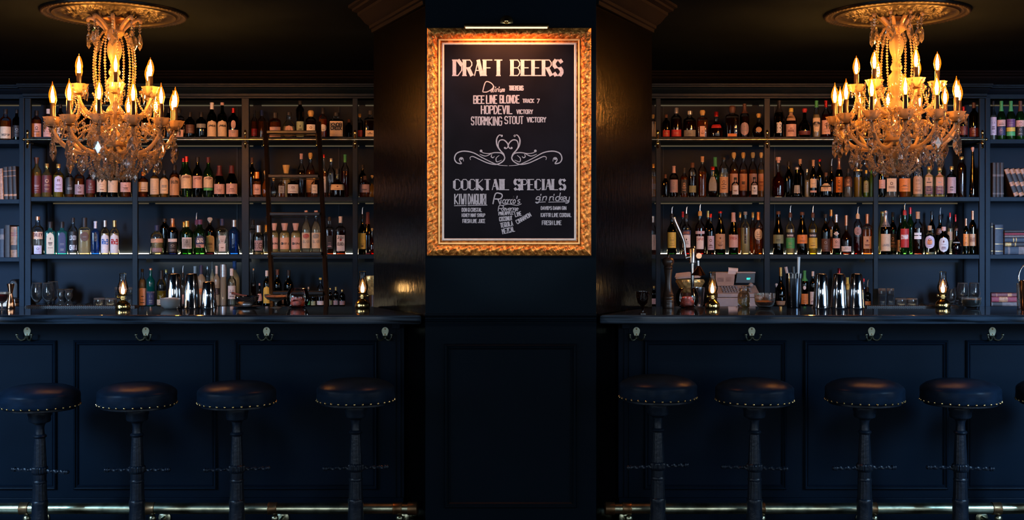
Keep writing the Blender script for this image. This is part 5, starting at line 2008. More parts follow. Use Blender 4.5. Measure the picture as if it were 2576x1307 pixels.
def fish_bowl(px, label, seed):
    Y = 6.20
    b = on_bar(px, Y)
    U = Y / FPX
    R = 29 * U
    t = thing('fish_bowl', label, 'bowl', b, 0, 'round glass bowls of red peel garnish')
    pr = [(R * .55, 0), (R * .78, R * .12), (R * .95, R * .48), (R, R * .85), (R * .95, R * 1.22), (R * .80, R * 1.52), (R * .74, R * 1.62), (R * .77, R * 1.66)]
    MB().lathe(pr, 36, cap1=False).build('glass_globe', G_CLEAR, t)
    MB().lathe([(R * .77, R * 1.645), (R * .785, R * 1.66), (R * .76, R * 1.67)], 36, cap0=False, cap1=False).build('glass_rim', STEEL, t)
    rnd = random.Random(seed)
    for k in range(12):
        m = MB()
        z = R * (.16 + .060 * k)
        rad = R * (.50 + .16 * rnd.random()) * (1 if k < 9 else .8)
        a0, tx, ty = rnd.random() * 6.28, rnd.uniform(-.22, .22), rnd.uniform(-.22, .22)
        pts = []
        for i in range(22):
            a = a0 + i / 21 * pi * 1.65
            x, y = rad * cos(a) * 1.0, rad * .85 * sin(a)
            pts.append((x, y, z + tx * x + ty * y))
        vs = []
        for p in pts:
            q = 1 - .004 / rad
            vs += [(p[0], p[1], p[2] - .0045), (p[0] * q, p[1] * q, p[2] - .003), (p[0] * q, p[1] * q, p[2] + .004), (p[0], p[1], p[2] + .0045)]
        fs = []
        for i in range(21):
            for c in range(4):
                fs.append((i * 4 + c, i * 4 + (c + 1) % 4, (i + 1) * 4 + (c + 1) % 4, (i + 1) * 4 + c))
        m.add(vs, fs + [(0, 1, 2, 3), (84, 87, 86, 85)])
        tag(m.build('citrus_peel', PEEL, None), 'curled red citrus peel in the glass bowl %s' % ('before the ladder' if px < 1000 else 'by the juice press'), 'garnish', 'red peels in the bowl %s' % ('before the ladder' if px < 1000 else 'by the juice press')).location = b


fish_bowl(749, 'round glass bowl of red peel on the left bar before the ladder', 3)
fish_bowl(1729, 'round glass bowl of red peel on the right bar by the juice press', 9)

# metal bowl on a saucer with a wooden stick, left bar
Y = 6.22
U = Y / FPX
b = on_bar(621, Y)
t = thing('saucer', 'thin steel saucer under the metal bowl on the left bar', 'plate', b)
MB().lathe([(0, 0), (22 * U, 0), (34 * U, .006), (35 * U, .0075), (22 * U, .003), (0, .0025)], 40, cap0=False, cap1=False).build('saucer_disc', STEELB, t)
b2 = (b[0], b[1], b[2] + .004)
t = thing('metal_bowl', 'wide polished metal bowl on a saucer on the left bar', 'bowl', b2)
MB().lathe(wall_of([(12 * U, 0), (15 * U, .002), (22 * U, 7 * U), (28 * U, 17 * U), (30 * U, 25 * U)], .0015), 40).build('bowl_shell', STEEL, t, angle=50)
t = thing('wooden_stick', 'reddish wooden stick resting across the rim of the metal bowl', 'stick', (b2[0], b2[1], b2[2] + 26 * U))
MB().tube(catmull([(-38 * U, 0, 8 * U), (-28 * U, 0, 6 * U), (-12 * U, 0, 2.5 * U), (0, 0, 1.6 * U)], 4), lambda q: (3.6 - 2.2 * q) * U, 8).build('stick_handle', cmat('drd') if False else pbr('red_wood', (.22, .05, .03), .4), t)
MB().tube([(0, 0, 1.6 * U), (31 * U, 0, 1.4 * U)], 1.3 * U, 8).build('stick_tip', STEEL, t)

# coupe with pink salt
b = on_bar(694, 6.21)
t = thing('footed_glass_dish', 'footed clear glass dish of pink salt on the left bar', 'dish', b)
MB().lathe([(15 * U, 0), (15 * U, .001), (4 * U, .004), (2.6 * U, 5 * U), (3 * U, 12 * U), (8 * U, 16 * U), (22 * U, 21 * U), (28 * U, 27 * U), (29 * U, 33 * U), (28.2 * U, 33 * U), (27 * U, 27.5 * U), (21 * U, 22 * U), (0, 17 * U)], 36, cap1=False).build('glass_dish', G_WARE, t)
MB().lathe([(0, 17.6 * U), (19 * U, 22.5 * U), (26 * U, 27.5 * U), (24 * U, 28.5 * U), (0, 29.5 * U)], 28, cap0=False, cap1=False).build('salt', PINK, t)

# mason jar with citrus
Y = 6.21
b = on_bar(1871, Y)
t = thing('glass_jar', 'clear screw top glass jar with citrus slices on the right bar', 'jar', b)
MB().lathe([(13 * U, 0), (14.5 * U, 2 * U), (15 * U, 6 * U), (15 * U, 30 * U), (13 * U, 36 * U), (12.4 * U, 39 * U), (13 * U, 39.6 * U), (12.4 * U, 42 * U), (13 * U, 42.6 * U), (12.6 * U, 48 * U)], 32, cap1=False).build('jar_glass', G_WARE, t)
for k, (x, z, tx) in enumerate(((2, 9, .5), (-5, 14, -.4), (5, 18, .2))):
    m = MB().lathe([(0, -1.2 * U), (7.2 * U, -1.2 * U), (7.8 * U, 0), (7.2 * U, 1.2 * U), (0, 1.2 * U)], 20, (0, 0, 0), M=Matrix.Rotation(pi / 2 + tx, 3, 'X'))
    o = m.build('citrus_slice', pbr('citrus', (.75, .55, .18), .4, var=.3, scale=80), None)
    o.location = (b[0] + x * U, b[1] + (k - 1) * .007, b[2] + z * U)
    tag(o, 'round citrus slice inside the screw top jar', 'garnish', 'citrus slices in the jar')

# ---- drinking glasses on the back counter
def glassware(name, label, cat, px, Y, prof, group=None, flute=None, seg=28, bar=False, thick=()):
    b = on_bar(px, Y) if bar else on_counter(px, Y)
    U = Y / FPX
    o = MB().lathe([(r * U, z * U) for r, z in prof], seg, flute=flute, cap0=True, cap1=False).build(name, G_WARE, None, angle=50)
    o.location = b
    for pr, nm in thick:
        MB().lathe([(r * U, z * U) for r, z in pr], seg, flute=flute).build(nm, G_GLINT, o, angle=50)
    return tag(o, label, cat, group)


SNIFTER = [(11, 0), (11, .8), (3, 2.2), (2, 5), (2.4, 9), (6, 14), (12, 22), (14.5, 31), (14.8, 38), (13.5, 48), (11.5, 61), (10.8, 61), (12.8, 48), (14, 38), (13.6, 31), (11, 23), (4, 15.5), (0, 14.5)]
NOSING = [(10, 0), (10, .8), (3.4, 2), (2.2, 4), (2.4, 7), (6, 11), (10, 19), (11, 27), (9.6, 36), (8, 46), (7.4, 46), (9, 36), (10.3, 27), (9.2, 20), (4, 12), (0, 11.5)]
TULIP = [(7.4, 0), (9.8, 3), (10.2, 7), (8.4, 12), (5, 16), (5.5, 20), (9, 25), (9.6, 30), (8.4, 35), (8.2, 39), (10.6, 43.5), (10.6, 46), (9.6, 46), (7.2, 39), (8.2, 30), (4, 20), (0, 17)]
ROCKS = [(13.4, 0), (14, 14), (13.4, 19.5), (12.2, 19), (12.4, 14), (12, 0)]
HIGH = [(8.6, 0), (9, 1), (9.4, 20), (8.6, 32), (9.2, 38), (9.3, 42), (8.2, 41.5), (7.6, 32), (8.2, 20), (7.8, 0)]
T_SNIFT = (([(10.6, 60), (11.9, 60), (11.9, 61.6), (10.6, 61.6)], 'glass_rim'), ([(2.5, 1.2), (10, .9), (10.6, 1.4), (4, 3)], 'glass_foot'))  # rim ring added to paint in the strip's reflection
T_ROCKS = (([(13.5, 19.6), (13.2, 22.4), (12, 23.6), (0.01, 23.6)], 'glass_base'),)
T_HIGH = (([(9.3, 42.2), (9.4, 46), (8.6, 47.6), (.01, 47.6)], 'glass_base'), ([(8.4, 30.5), (8.5, 32.4), (.01, 32.8)], 'glass_base'))
T_TULIP = (([(9.4, 43.6), (10.8, 43.8), (10.8, 46), (9.4, 46.2)], 'glass_rim'), ([(7.0, .4), (9.4, 3), (9.8, 7), (8, 11.6), (4.8, 15.6)], 'glass_base'))
T_DOME = (([(10.6, 1), (9, 5), (5.6, 8.6), (2, 10)], 'glass_base'),)
DOME = [(11, 0), (11, .6), (9.4, 5), (6, 9), (2.2, 10.5), (2, 11.5), (0, 11.5)]
YG = 8.32
for px, Yg, lab in ((93, YG, 'large snifter glass at the left end of the back counter'), (121, YG, 'large snifter glass beside the two inverted tulip glasses'), (133, 8.5, 'large snifter glass standing behind the left pair of snifters'),
                    (2422, YG, 'large snifter glass behind the pale salt bowl, nearer the oil lamp'), (2451, YG, 'large snifter glass behind the pale salt bowl, nearer the bookcase')):
    glassware('snifter_glass', lab, 'glass', px, Yg, SNIFTER, 'large snifter glasses', thick=T_SNIFT)
for px, lab in ((153, 'inverted tulip glass nearer the large snifters on the left'), (173, 'inverted tulip glass nearer the low upturned saucers on the left')):
    glassware('tulip_glass', lab, 'glass', px, YG, TULIP, 'inverted tulip glasses', thick=T_TULIP)
glassware('nosing_glass', 'small stemmed nosing glass beside the right oil lamp', 'glass', 2394, YG, NOSING, 'small nosing glasses')
glassware('nosing_glass', 'small stemmed nosing glass between the snifters and the right oil lamp', 'glass', 2408, 8.5, NOSING, 'small nosing glasses')
for px, lab in ((199, 'low upturned coupe glass nearer the tulip glasses'), (223, 'low upturned coupe glass beside the left rocks glasses'),
                (2319, 'low upturned coupe glass beside the right rocks glasses'), (2343, 'low upturned coupe glass nearest the right oil lamp')):
    glassware('coupe_glass', lab, 'glass', px, YG, DOME, 'low upturned coupe glasses', thick=T_DOME)
for px, lab in ((250, 'inverted rocks glass farther from the left oil lamp'), (279, 'inverted rocks glass beside the left oil lamp'), (2266, 'inverted rocks glass beside the tall tumblers on the right'), (2294, 'inverted rocks glass nearer the right coupe glasses')):
    glassware('rocks_glass', lab, 'glass', px, YG, ROCKS, 'inverted rocks glasses', thick=T_ROCKS, flute=lambda a, j, z: 1 + .03 * cos(12 * a))
for px, Yg, lab in ((298, 8.45, 'tall tumbler behind the left oil lamp, on its left'), (327, 8.45, 'tall tumbler behind the left oil lamp, beside the shelf upright'), (2219, YG, 'tall inverted tumbler beside the shelf upright on the right'), (2240, YG, 'tall inverted tumbler nearer the right rocks glasses')):
    glassware('tall_tumbler', lab, 'glass', px, Yg, HIGH, 'tall inverted tumblers', thick=T_HIGH, flute=lambda a, j, z: 1 + .03 * cos(10 * a))

# bar mats
for lab, a, b in (('dark ribbed rubber mat along the back edge of the left bar', 70, 345), ('dark ribbed rubber mat along the back edge of the right bar', 2175, 2405)):
    Yc = 6.275
    org = (PX((a + b) / 2, Yc), Yc, ZT + .0006)
    t = thing('bar_mat', lab, 'bar mat', org)
    m = MB().box(PX(a, Yc), PX(b, Yc), Yc - .042, Yc + .042, org[2], org[2] + .004)
    n = int((b - a) / 5)
    for i in range(n):
        x = PX(a + 2.5 + i * 5, Yc)
        m.box(x - .003, x + .003, Yc - .040, Yc + .040, org[2] + .004, org[2] + .0075)
    m.build('ribbed_mat', RUBBER, t, org, smooth=False)

# jigger and coupe at the far left
Y = 6.12
U = Y / FPX
b = on_bar(27, Y)
o = MB().lathe([(10.5 * U, 0), (11 * U, .002), (8.4 * U, 18 * U), (4.6 * U, 36 * U), (4.8 * U, 39 * U), (9.4 * U, 62 * U), (8.9 * U, 62 * U), (4 * U, 41 * U), (0, 40 * U)], 36, cap1=False).build('jigger', COPPER, None, angle=50)
o.location = b
tag(o, 'copper double jigger at the far left of the left bar', 'jigger')
b = on_bar(5, 6.02)
t = thing('wine_coupe', 'stemmed glass of red drink at the far left edge of the bar', 'glass', b)
MB().lathe([(12 * U, 0), (12 * U, .001), (2 * U, .004), (1.6 * U, 12 * U), (3 * U, 16 * U), (11 * U, 22 * U), (15 * U, 31 * U), (15.4 * U, 44 * U), (15 * U, 44 * U), (14.4 * U, 31 * U), (10 * U, 23 * U), (0, 18 * U)], 32, cap1=False).build('glass_body', G_WARE, t)
MB().lathe([(0, 18.4 * U), (9.6 * U, 23.4 * U), (14 * U, 31 * U), (14.5 * U, 38 * U), (0, 38.2 * U)], 28, cap0=False, cap1=False).build('drink', lmat('red'), t)

# dark goblet near the pillar on the right bar
Y = 5.70
U = Y / FPX
b = on_bar(1617, Y)
t = thing('goblet', 'dark studded goblet on the right bar beside the pillar', 'goblet', b)
gp = [(11 * U, 0), (11 * U, 1.5 * U), (3 * U, 4 * U), (2.6 * U, 10 * U), (4 * U, 13 * U), (2.8 * U, 16 * U), (5 * U, 20 * U), (12 * U, 27 * U), (15 * U, 38 * U), (15.6 * U, 56 * U), (14.8 * U, 56 * U), (14 * U, 38 * U), (10 * U, 28 * U), (0, 22 * U)]
MB().lathe(gp, 32, cap1=False, flute=lambda a, j, z: 1 + (.04 * abs(sin(a * 10)) if 6 < j < 10 else 0)).build('goblet_body', glass('dark_red_glass', (.06, .01, .012), .05, .15, 1.6), t)
m = MB()
for j in range(3):
    for i in range(18):
        a = 2 * pi * (i + .5 * j) / 18
        m.ball((15.7 * U * cos(a), 15.7 * U * sin(a), (42 + 5.5 * j) * U), 1.1 * U, 6, 4)
m.build('studs', COPPER, t)

# pepper mill
Y = 6.16
U = Y / FPX
b = on_bar(1681, Y)
t = thing('pepper_mill', 'tall dark turned wood pepper mill on the right bar', 'pepper mill', b)
pm = [(14, 0), (14.5, 2), (14.5, 12), (13.5, 14), (14.8, 17), (14.8, 21), (13.4, 23), (14.4, 26), (14, 29), (12, 31), (13.6, 34), (12, 37), (10, 42), (8.4, 54), (7.8, 66), (8.4, 80), (10, 92), (11, 97), (9, 99)]
MB().lathe([(r * U, z * U) for r, z in pm], 36).build('mill_body', MILLW, t, angle=50)
MB().lathe([(r * U, z * U) for r, z in [(9, 99), (11.5, 100), (11, 103), (9.6, 105), (11, 107), (14, 112), (14.6, 118), (13, 124), (8, 127), (3, 128)]], 36).build('mill_head', MILLW, t, angle=50)
MB().lathe([(r * U, z * U) for r, z in [(1.4, 127.5), (2.6, 129.5), (3.2, 132), (2, 134), (0, 134.5)]], 16).build('mill_knob', STEEL, t)


# ---- citrus press on the counter
Y = 8.10
U = Y / FPX
b = on_counter(1742, Y)
zof = lambda py: PZ(py, Y) - b[2]
xof = lambda px: PX(px, Y) - b[0]
t = thing('citrus_press', 'tall steel lever citrus press on the counter behind the red peel bowl', 'juice press', b)
MB().lathe([(30 * U, 0), (30 * U, 5 * U), (22 * U, 8 * U), (6 * U, 10 * U)], 32, sy=.8).build('press_base', STEELB, t)
MB().tube([(0, 0, 8 * U), (0, 0, zof(662))], 4.4 * U, 16).build('press_column', STEEL, t)
m = MB().lathe([(6 * U, zof(662)), (9 * U, zof(660)), (9 * U, zof(626)), (7.5 * U, zof(623)), (5 * U, zof(621))], 24)
m.lathe([(4.5 * U, zof(627)), (5 * U, zof(622)), (3 * U, zof(618)), (0, zof(617))], 16, (xof(1746), 0, 0))
m.build('press_head', STEELB, t)
m = MB().lathe([(0, -9 * U), (7 * U, -9 * U), (8 * U, 0), (7 * U, 9 * U), (0, 9 * U)], 20, (xof(1757), 0, zof(643)), M=Matrix.Rotation(pi / 2, 3, 'X'))
m.build('pivot', COPPER, t)
m = MB().tube(catmull([(xof(1726), 0, zof(650)), (xof(1723), 0, zof(632)), (xof(1721), 0, zof(612)), (xof(1714), 0, zof(592)), (xof(1706), 0, zof(574)), (xof(1698), 0, zof(556)), (xof(1695), 0, zof(546))], 6),
              lambda q: (3.4 + 2.4 * sin(pi * min(1, max(0, (q - .35) / .65)) * .7)) * U, 14)
m.tube([(xof(1726), 0, zof(648)), (xof(1742), 0, zof(644))], 6 * U, 12)
m.build('press_lever', STEELB, t)
MB().tube([(xof(1757), 0, zof(655)), (xof(1757), 0, zof(668))], 3.2 * U, 12).build('plunger', STEEL, t)
MB().lathe([(4 * U, zof(668)), (6 * U, zof(671)), (18 * U, zof(690)), (19 * U, zof(692)), (17 * U, zof(692)), (4 * U, zof(672))], 32, (xof(1757), 0, 0)).build('press_cone', COPPER, t, angle=50)
MB().lathe([(10 * U, 8 * U), (13 * U, 12 * U), (15 * U, zof(735)), (16 * U, zof(733)), (16 * U, zof(722)), (14.6 * U, zof(722)), (14 * U, zof(735)), (0, zof(738))], 32, (xof(1757), 0, 0)).build('juice_cup', STEELB, t, angle=50)


# ---- gilt capital shaped planters
def gilt_vessel(px, Y, top, bot, w, label, plinth=True):
    U = Y / FPX
    z0, z1 = PZ(bot, Y), PZ(top, Y)
    b = (PX(px, Y), Y, ZCT + .0006)
    t = thing('gilt_vessel', label, 'vessel', b, 0, 'gilt vessels shaped like column capitals')
    h = z1 - z0
    R = w * U / 2
    zb = z0 - b[2]
    fl = lambda a, j, z: 1 + (.07 * abs(sin(a * 4)) * min(1, j / 2) + .05 * sin(a * 16 + j * 1.3) if 0 < j < 6 else 0)
    MB().lathe([(R * .62, zb), (R * .66, zb + h * .1), (R * .70, zb + h * .3), (R * .82, zb + h * .55), (R * .98, zb + h * .8), (R * .96, zb + h * .9), (R * 1.0, zb + h * .93), (R * 1.0, zb + h), (R * .8, zb + h), (R * .7, zb + h * .8)], 64, n=4.0, flute=fl,
               cap1=True).build('gilt_body', GILT, t, angle=70)
    MB().lathe([(R * .6, 0), (R * .6, zb)], 28).build('dark_plinth', MILLW, t)


gilt_vessel(1736, 8.42, 702, 735, 66, 'gilt vessel holding paper napkins behind the juice press')
gilt_vessel(941, 8.42, 693, 741, 44, 'gilt vessel behind the oil lamp beside the pillar')
m = MB()
Yn = 8.42
for k, (dx, dy, a) in enumerate(((0, 0, 0), (2, 1.5, .10), (-2, 3, -.07))):
    z = PZ(701, Yn) + .002 + k * .004
    vs = []
    for sx, sz in ((-36, 0), (-28, 12), (6, 17), (26, 4)):
        vs.append((PX(1733 + sx + dx, Yn), Yn - .05 + (.1 if sz > 6 else 0), z + (sz + dy * .3) * Yn / FPX * .75))
    m.add(vs + [(v[0], v[1], v[2] + .0012) for v in vs], [(3, 2, 1, 0), (4, 5, 6, 7)] + [(i, (i + 1) % 4, 4 + (i + 1) % 4, 4 + i) for i in range(4)])
o = m.build('paper_napkins', PAPERW, None, (PX(1733, Yn), Yn, PZ(701, Yn)), smooth=False)
o.location = (PX(1733, Yn), Yn, PZ(701, Yn))
tag(o, 'folded pale paper napkins lying on the gilt vessel', 'napkin')


# ---- cash register
def register():
    Y = 8.20
    U = Y / FPX
    b = on_counter(1856, Y)
    t = thing('cash_register', 'beige electronic cash register with black display on the right back counter', 'cash register', b)
    q = lambda px, py, dy=0.0: (PX(px, Y) - b[0], dy, PZ(py, Y) - b[2])
    D = .34

    def slab(m, pts, y0, y1):
        n = len(pts)
        vs = [(*(q(px, py)[0:1]), y0, q(px, py)[2]) for px, py in pts] + [(*(q(px, py)[0:1]), y1, q(px, py)[2]) for px, py in pts]
        m.add(vs, [tuple(range(n)), tuple(range(2 * n - 1, n - 1, -1))] + [(i, n + i, n + (i + 1) % n, (i + 1) % n) for i in range(n)])

    m = MB()
    slab(m, [(1802, 770), (1912, 770), (1912, 748), (1802, 748)], -.02, D)
    m.build('cash_drawer', CREAMP, t, smooth=False, bevel=.004)
    # sloping keyboard deck
    m = MB()
    x0, x1 = q(1804, 0)[0], q(1910, 0)[0]
    za, zb, zc = q(0, 747)[2], q(0, 738)[2], q(0, 719)[2]
    vs = [(x0, -.015, za), (x1, -.015, za), (x1, D, za), (x0, D, za), (x0, -.015, zb), (x1, -.015, zb), (x1, .13, zc), (x0, .13, zc), (x1, D, zc), (x0, D, zc)]
    m.add(vs, [(0, 3, 2, 1), (0, 1, 5, 4), (4, 5, 6, 7), (7, 6, 8, 9), (2, 3, 9, 8), (0, 4, 7, 9, 3), (1, 2, 8, 6, 5)])
    m.build('keyboard_deck', CREAMP, t, smooth=False, bevel=.003)
    key = None
    for r in range(4):
        for c in range(9):
            px = 1822 + c * 7.2 + (10 if c > 5 else 0)
            yy = .012 + r * .028
            z = zb + (zc - zb) * (yy + .015) / .145
            if key is None:
                key = o = MB().box(-.0075, .0075, -.009, .009, -.002, .008).build('key', pbr('key_grey', (.16, .15, .16), .5), t, smooth=False, bevel=.0015)
            else:
                o = key.copy()
                C.objects.link(o)
                o.parent = t
            o.location = (q(px, 0)[0], yy, z)
    # printer housing, tilted face
    m = MB()
    xa, xb, xc, xd = q(1805, 0)[0], q(1853, 0)[0], q(1862, 0)[0], q(1811, 0)[0]
    z0, z1 = q(0, 720)[2], q(0, 686)[2]
    vs = [(xa, .10, z0), (xb, .10, z0), (xb, .32, z0), (xa, .32, z0), (xd, .18, z1), (xc, .18, z1), (xc, .32, z1), (xd, .32, z1)]
    m.add(vs, [(0, 3, 2, 1), (4, 5, 6, 7), (0, 1, 5, 4), (1, 2, 6, 5), (2, 3, 7, 6), (3, 0, 4, 7)])
    m.build('printer_housing', CREAMP, t, smooth=False, bevel=.004)
    m = MB()
    f = lambda a, c_: (xa + (xb - xa) * a + (xd - xa) * c_, .10 + .08 * c_ - .0015, z0 + (z1 - z0) * c_)
    m.add([f(.10, .30), f(.45, .30), f(.45, .60), f(.10, .60)], [(0, 1, 2, 3)])
    m.add([f(.55, .30), f(.85, .30), f(.85, .62), f(.55, .62)], [(0, 1, 2, 3)])
    m.build('printer_window', pbr('window_grey', (.25, .22, .22), .3), t, smooth=False)
    # receipt paper curling out
    m = MB()
    pts = [(.17, 690), (.165, 686), (.16, 681), (.165, 676), (.18, 673.5)]
    vs = []
    for y, py in pts:
        vs += [q(1842 + (690 - py) * .12, py, y), q(1866 + (690 - py) * .16, py + 2, y)]
    vs += [(v[0], v[1] + .001, v[2]) for v in vs]
    n = len(pts)
    m.add(vs, [(2 * i, 2 * i + 1, 2 * i + 3, 2 * i + 2) for i in range(n - 1)] + [(2 * n + 2 * i + 2, 2 * n + 2 * i + 3, 2 * n + 2 * i + 1, 2 * n + 2 * i) for i in range(n - 1)])
    m.build('receipt', PAPERW, t)
    # operator display
    m = MB()
    slab(m, [(1860, 714), (1910, 714), (1912, 688), (1864, 688)], .15, .32)
    m.build('display_panel', DARKP, t, smooth=False, bevel=.003)
    m = MB()
    slab(m, [(1864, 688), (1912, 688), (1912, 685), (1865, 685)], .15, .32)
    m.build('display_hood', CREAMP, t, smooth=False)
    m = MB()
    g = lambda x, y, o=0.0: (PX(x, Y) - b[0], .1485, PZ(-y, Y) - b[2])
    text_rect(m, '807', 1889.5, 1898, -704.5, -700.5, .9, g, heavy=.2)
    m.build('display_digits', DIGIT, t, smooth=False)
    m = MB().lathe([(4 * U, 0), (6.5 * U, 3 * U), (6 * U, 7 * U), (2 * U, 10 * U), (0, 11 * U)], 16, q(1894, 722, .07))
    m.build('key_knob', CREAMP, t)


register()

# black case on two books at the bottom of the left bookcase
Y = 8.5
b = (PX(40, Y), Y, ZCT + .0006)
for k, (a, c, h0, h1, mt, lab) in enumerate(((0, 52, 0, 9, 'crm', 'pale book lying at the bottom of the pile under the black case'), (2, 51, 9.5, 18, 'gry', 'grey book lying directly under the black case'))):
    U = Y / FPX
    t = thing('book', lab, 'book', (PX((a + c) / 2, Y), Y, b[2] + h0 * U))
    hw = (c - a) * U / 2
    m = MB()
    hh = (h1 - h0) * U
    m.box(-hw, hw, -.09, .10, 0, .003)
    m.box(-hw, hw, -.09, .10, hh - .003, hh)
    m.box(hw - .003, hw, -.09, .10, 0, hh)
    m.build('book_cover', cmat(mt), t, smooth=False)
    MB().box(-hw + .004, hw - .004, -.085, .095, .0032, hh - .0032).build('pages', cmat('crm'), t, smooth=False)
zc = b[2] + 18.4 * Y / FPX
U = Y / FPX
t = thing('black_case', 'black rounded case standing on two books in the left bookcase', 'case', (PX(40, Y), Y, zc))
m = MB()
pts = [(-11, 0), (11, 0), (11, 36), (8, 44), (0, 49), (-8, 47), (-11.5, 38)]
n = len(pts)
vs = [(x * U, -.05, z * U) for x, z in pts] + [(x * U, .06, z * U) for x, z in pts]
m.add(vs, [tuple(range(n)), tuple(range(2 * n - 1, n - 1, -1))] + [(i, n + i, n + (i + 1) % n, (i + 1) % n) for i in range(n)])
m.build('case_body', DARKP, t, smooth=False, bevel=.012)
MB().tube(catmull([(-12 * U, -.02, 34 * U), (-15 * U, -.02, 28 * U), (-14 * U, -.02, 20 * U), (-11.5 * U, -.02, 16 * U)], 4), 1.6 * U, 8).build('case_handle', DARKP, t)

# copper ice bucket and cut glass at the right edge
Y = 6.0
U = Y / FPX
b = on_bar(2590, Y)
t = thing('ice_bucket', 'amber copper ice bucket with steel handle cut by the right edge', 'ice bucket', b)
MB().lathe(wall_of([(20 * U, 0), (21 * U, 2 * U), (25 * U, 70 * U), (26 * U, 74 * U)], .002), 36).build('bucket_body', COPPER, t, angle=50)
MB().tube(catmull([(-26 * U, 0, 72 * U), (-27 * U, 0, 86 * U), (-22 * U, 0, 102 * U), (-10 * U, 0, 114 * U), (0, 0, 117 * U), (10 * U, 0, 114 * U), (22 * U, 0, 102 * U), (27 * U, 0, 86 * U), (26 * U, 0, 72 * U)], 5), 1.8 * U, 10).build('bucket_handle', STEEL, t)
for px, Yg, lab in ((2564, 6.17, 'tall cut glass beside the copper ice bucket'),):
    Ug = Yg / FPX
    o = MB().lathe([(r * Ug, z * Ug) for r, z in [(5, 0), (5.4, 1), (7, 62), (6.4, 62), (4.6, 5), (0, 4)]], 24, cap1=False, flute=lambda a, j, z: 1 + .05 * cos(8 * a)).build('cut_glass', G_WARE, None, angle=50)
    o.location = on_bar(px, Yg)
    tag(o, lab, 'glass')

# ================================================================== BOOKS
def book_mesh(t, th, h, d, cover, band=None, pages=True):
    """upright book: spine towards -Y, thickness th (x), height h (z), depth d (y); origin bottom centre of the spine"""
    m = MB()
    n = 8
    poly = [(-th / 2, d), (-th / 2, .004)]
    for i in range(n + 1):
        a = pi + pi * i / n
        poly.append((th / 2 * cos(a), .004 + .006 * sin(a)))
    poly += [(th / 2, .004), (th / 2, d), (th / 2 - .0025, d), (th / 2 - .0025, .007), (-th / 2 + .0025, .007), (-th / 2 + .0025, d)]
    seen = []
    for p in poly:
        if not seen or hypot(p[0] - seen[-1][0], p[1] - seen[-1][1]) > 1e-6:
            seen.append(p)
    m.prism(seen, 0, h)
    m.build('book_cover', cover, t, smooth=False)
    MB().box(-th / 2 + .0027, th / 2 - .0027, .008, d - .004, .003, h - .003).build('pages', cmat('tan'), t, smooth=False)
    if band:
        for z0, z1, mt in band:
            mb = MB()
            pl = []
            for i in range(n + 1):
                a = pi + pi * i / n
                pl.append(((th / 2 + .0004) * cos(a), .0035 + .0066 * sin(a)))
            mb.prism(pl, z0 * h, z1 * h)
            mb.build('spine_band', mt, t, smooth=False)


BK = {'navy': pbr('cloth_navy', (.018, .024, .04), .6, var=.2, scale=60), 'dark': pbr('cloth_dark', (.022, .016, .016), .6, var=.3, scale=50), 'brown': pbr('leather_brown', (.26, .11, .05), .5, var=.4, scale=40),
      'teal': pbr('cloth_teal', (.03, .10, .11), .6, var=.2, scale=60), 'gold': pbr('spine_gilt', (.45, .27, .10), .4, metal=.5, var=.4, scale=90), 'rust': pbr('spine_rust', (.36, .15, .07), .5, var=.4, scale=70),
      'red': pbr('cloth_red', (.20, .022, .035), .6, var=.2, scale=60), 'maroon': pbr('cloth_maroon', (.14, .035, .035), .6, var=.3, scale=60), 'grey': pbr('cloth_grey', (.12, .09, .085), .6, var=.3, scale=60)}
YBOOK = 8.44


def upright(px, w, top, zs, cover, label, group, band=None, lean=0.0, d=.16):
    U = YBOOK / FPX
    t = thing('book', label, 'book', (PX(px, YBOOK), YBOOK, zs + .0006 + abs(sin(lean)) * w * U / 2), 0, group)
    h = (PZ(top, YBOOK) - zs) / cos(lean)
    book_mesh(t, w * U, h, d, BK[cover], band)
    t.rotation_euler = (0, lean, 0)


def flat(px0, px1, y0, y1, zb, cover, label, group, band=None):
    """book lying down, spine to the viewer"""
    U = YBOOK / FPX
    L = (px1 - px0) * U
    th = (y1 - y0) * U
    t = thing('book', label, 'book', (PX(px0, YBOOK), YBOOK, zb + th / 2), 0, group)
    t.rotation_euler = (0, pi / 2, 0)
    book_mesh(t, th * .97, L, .15, BK[cover], band)
    return zb + th


zb2, zb3 = zshelf(2, ROWB), zshelf(3, ROWB)
g = 'leaning old books on the second shelf of the left bookcase'
for px, w, top, cv, lb in ((3, 12, 424, 'rust', 'first from left'), (15.5, 11, 420, 'dark', 'second from left'), (27, 10.5, 419, 'dark', 'third from left'), (37.5, 9.5, 418, 'dark', 'fourth from left')):
    upright(px, w, top, zb2, cv, 'old dark book with rusty spine bands, %s, second shelf, left bookcase' % lb, g, [(.10, .16, BK['rust']), (.70, .72, BK['rust']), (.86, .88, BK['rust'])], lean=-.035)
g = 'upright books on the third shelf of the left bookcase'
upright(3.5, 13, 575, zb3, 'navy', 'dark navy book with pale square label, third shelf, left bookcase', g, [(.62, .80, BK['grey'])])
upright(18, 13.5, 566, zb3, 'dark', 'plain black book beside the brown leather book, left bookcase', g)
upright(34.5, 16.5, 570, zb3, 'brown', 'brown leather book with black spine label, third shelf, left bookcase', g, [(.24, .40, BK['dark']), (.70, .72, BK['red']), (.78, .80, BK['red'])])
upright(45.5, 4.5, 569, zb3, 'teal', 'thin teal book beside the upright, third shelf, left bookcase', g)
rc2, rc3 = zshelf(2, ROWC), zshelf(3, ROWC)
g = 'upright dark books on the second shelf of the right bookcase'
for px, lb in ((2502, 'first from left'), (2511.5, 'second from left'), (2521, 'third from left')):
    upright(px, 9.2, 409, rc2, 'dark', 'upright dark worn book, %s, second shelf, right bookcase' % lb, g, [(.08, .12, BK['grey']), (.60, .66, BK['grey'])])
g = 'leaning books with rust bands in the right bookcase'
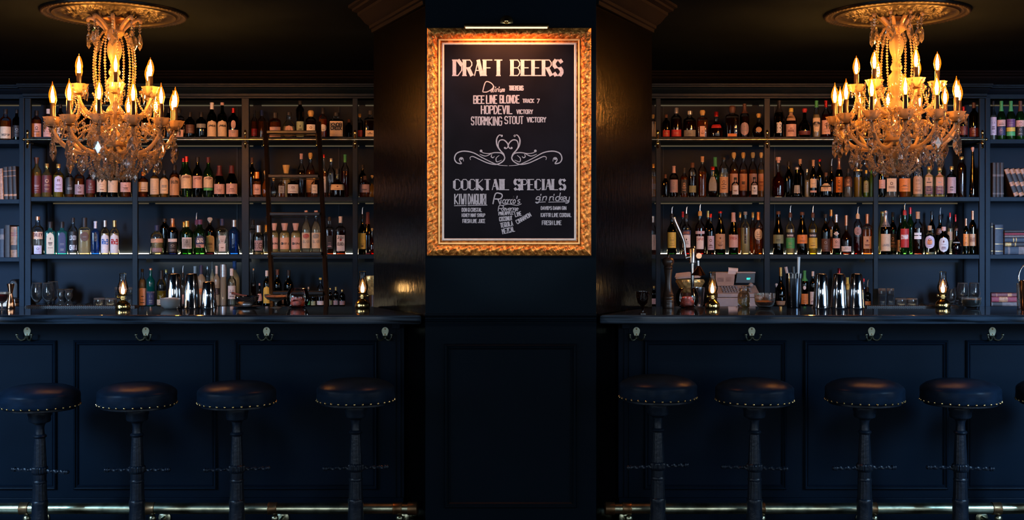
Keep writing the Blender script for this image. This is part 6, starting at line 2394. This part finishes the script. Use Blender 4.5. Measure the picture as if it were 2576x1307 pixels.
for k, lb in enumerate(('first of the leaning row', 'second of the leaning row', 'third of the leaning row', 'fourth of the leaning row')):
    upright(2558 + 13.2 * k, 12, 426, rc2, 'dark', 'black book with rust spine bands, %s, right bookcase' % lb, g, [(.82, .99, BK['rust']), (.38, .52, BK['rust']), (.02, .14, BK['rust'])], lean=-.36)
g = 'upright books on the third shelf of the right bookcase'
upright(2496, 7, 560, rc3, 'dark', 'thin black upright book against the upright, third shelf, right bookcase', g, [(.86, .88, BK['gold']), (.10, .12, BK['gold'])])
upright(2513.5, 22, 565, rc3, 'navy', 'thick navy upright book with gilt emblem, third shelf, right bookcase', g, [(.10, .12, BK['gold']), (.34, .36, BK['gold']), (.86, .88, BK['gold'])])
z = rc3 + .0006
g = 'dark books lying in a pile on the third shelf of the right bookcase'
for (a, b_), cv, lb, bd in zip(((619, 639), (609, 619), (597, 609), (591, 597), (585, 590.5), (577.5, 584.5)), ('navy', 'dark', 'navy', 'grey', 'red', 'dark'),
                               ('thick navy book at the bottom of the pile', 'black book with gilt ornaments, second from bottom of the pile', 'navy book with gilt bands, third from bottom of the pile',
                                'thin grey book above the gilt banded navy book', 'thin red book near the top of the pile', 'thin black book on top of the pile'),
                               ([(.10, .16, BK['grey']), (.42, .60, BK['grey'])], [(.02, .20, BK['gold']), (.30, .34, BK['gold']), (.70, .9, BK['gold'])], [(.25, .28, BK['gold']), (.33, .36, BK['gold']), (.68, .71, BK['gold'])], None, None, None)):
    z = flat(2527, 2612, a, b_, z, cv, lb + ', right bookcase', g, bd) + .0004
z = ZCT + .0006
g = 'reddish books lying on the counter of the right bookcase'
for (a, b_), cv, lb, bd in zip(((757, 767.5), (744, 757), (735, 744)), ('grey', 'red', 'maroon'), ('grey brown book at the bottom of the low red pile', 'red book in the middle of the low pile', 'maroon book on top of the low red pile'),
                               ([(.05, .4, BK['dark'])], [(.28, .6, BK['rust'])], [(.18, .21, BK['rust']), (.60, .75, BK['rust'])])):
    z = flat(2494, 2562, a, b_, z, cv, lb + ', right bookcase', g, bd) + .0004
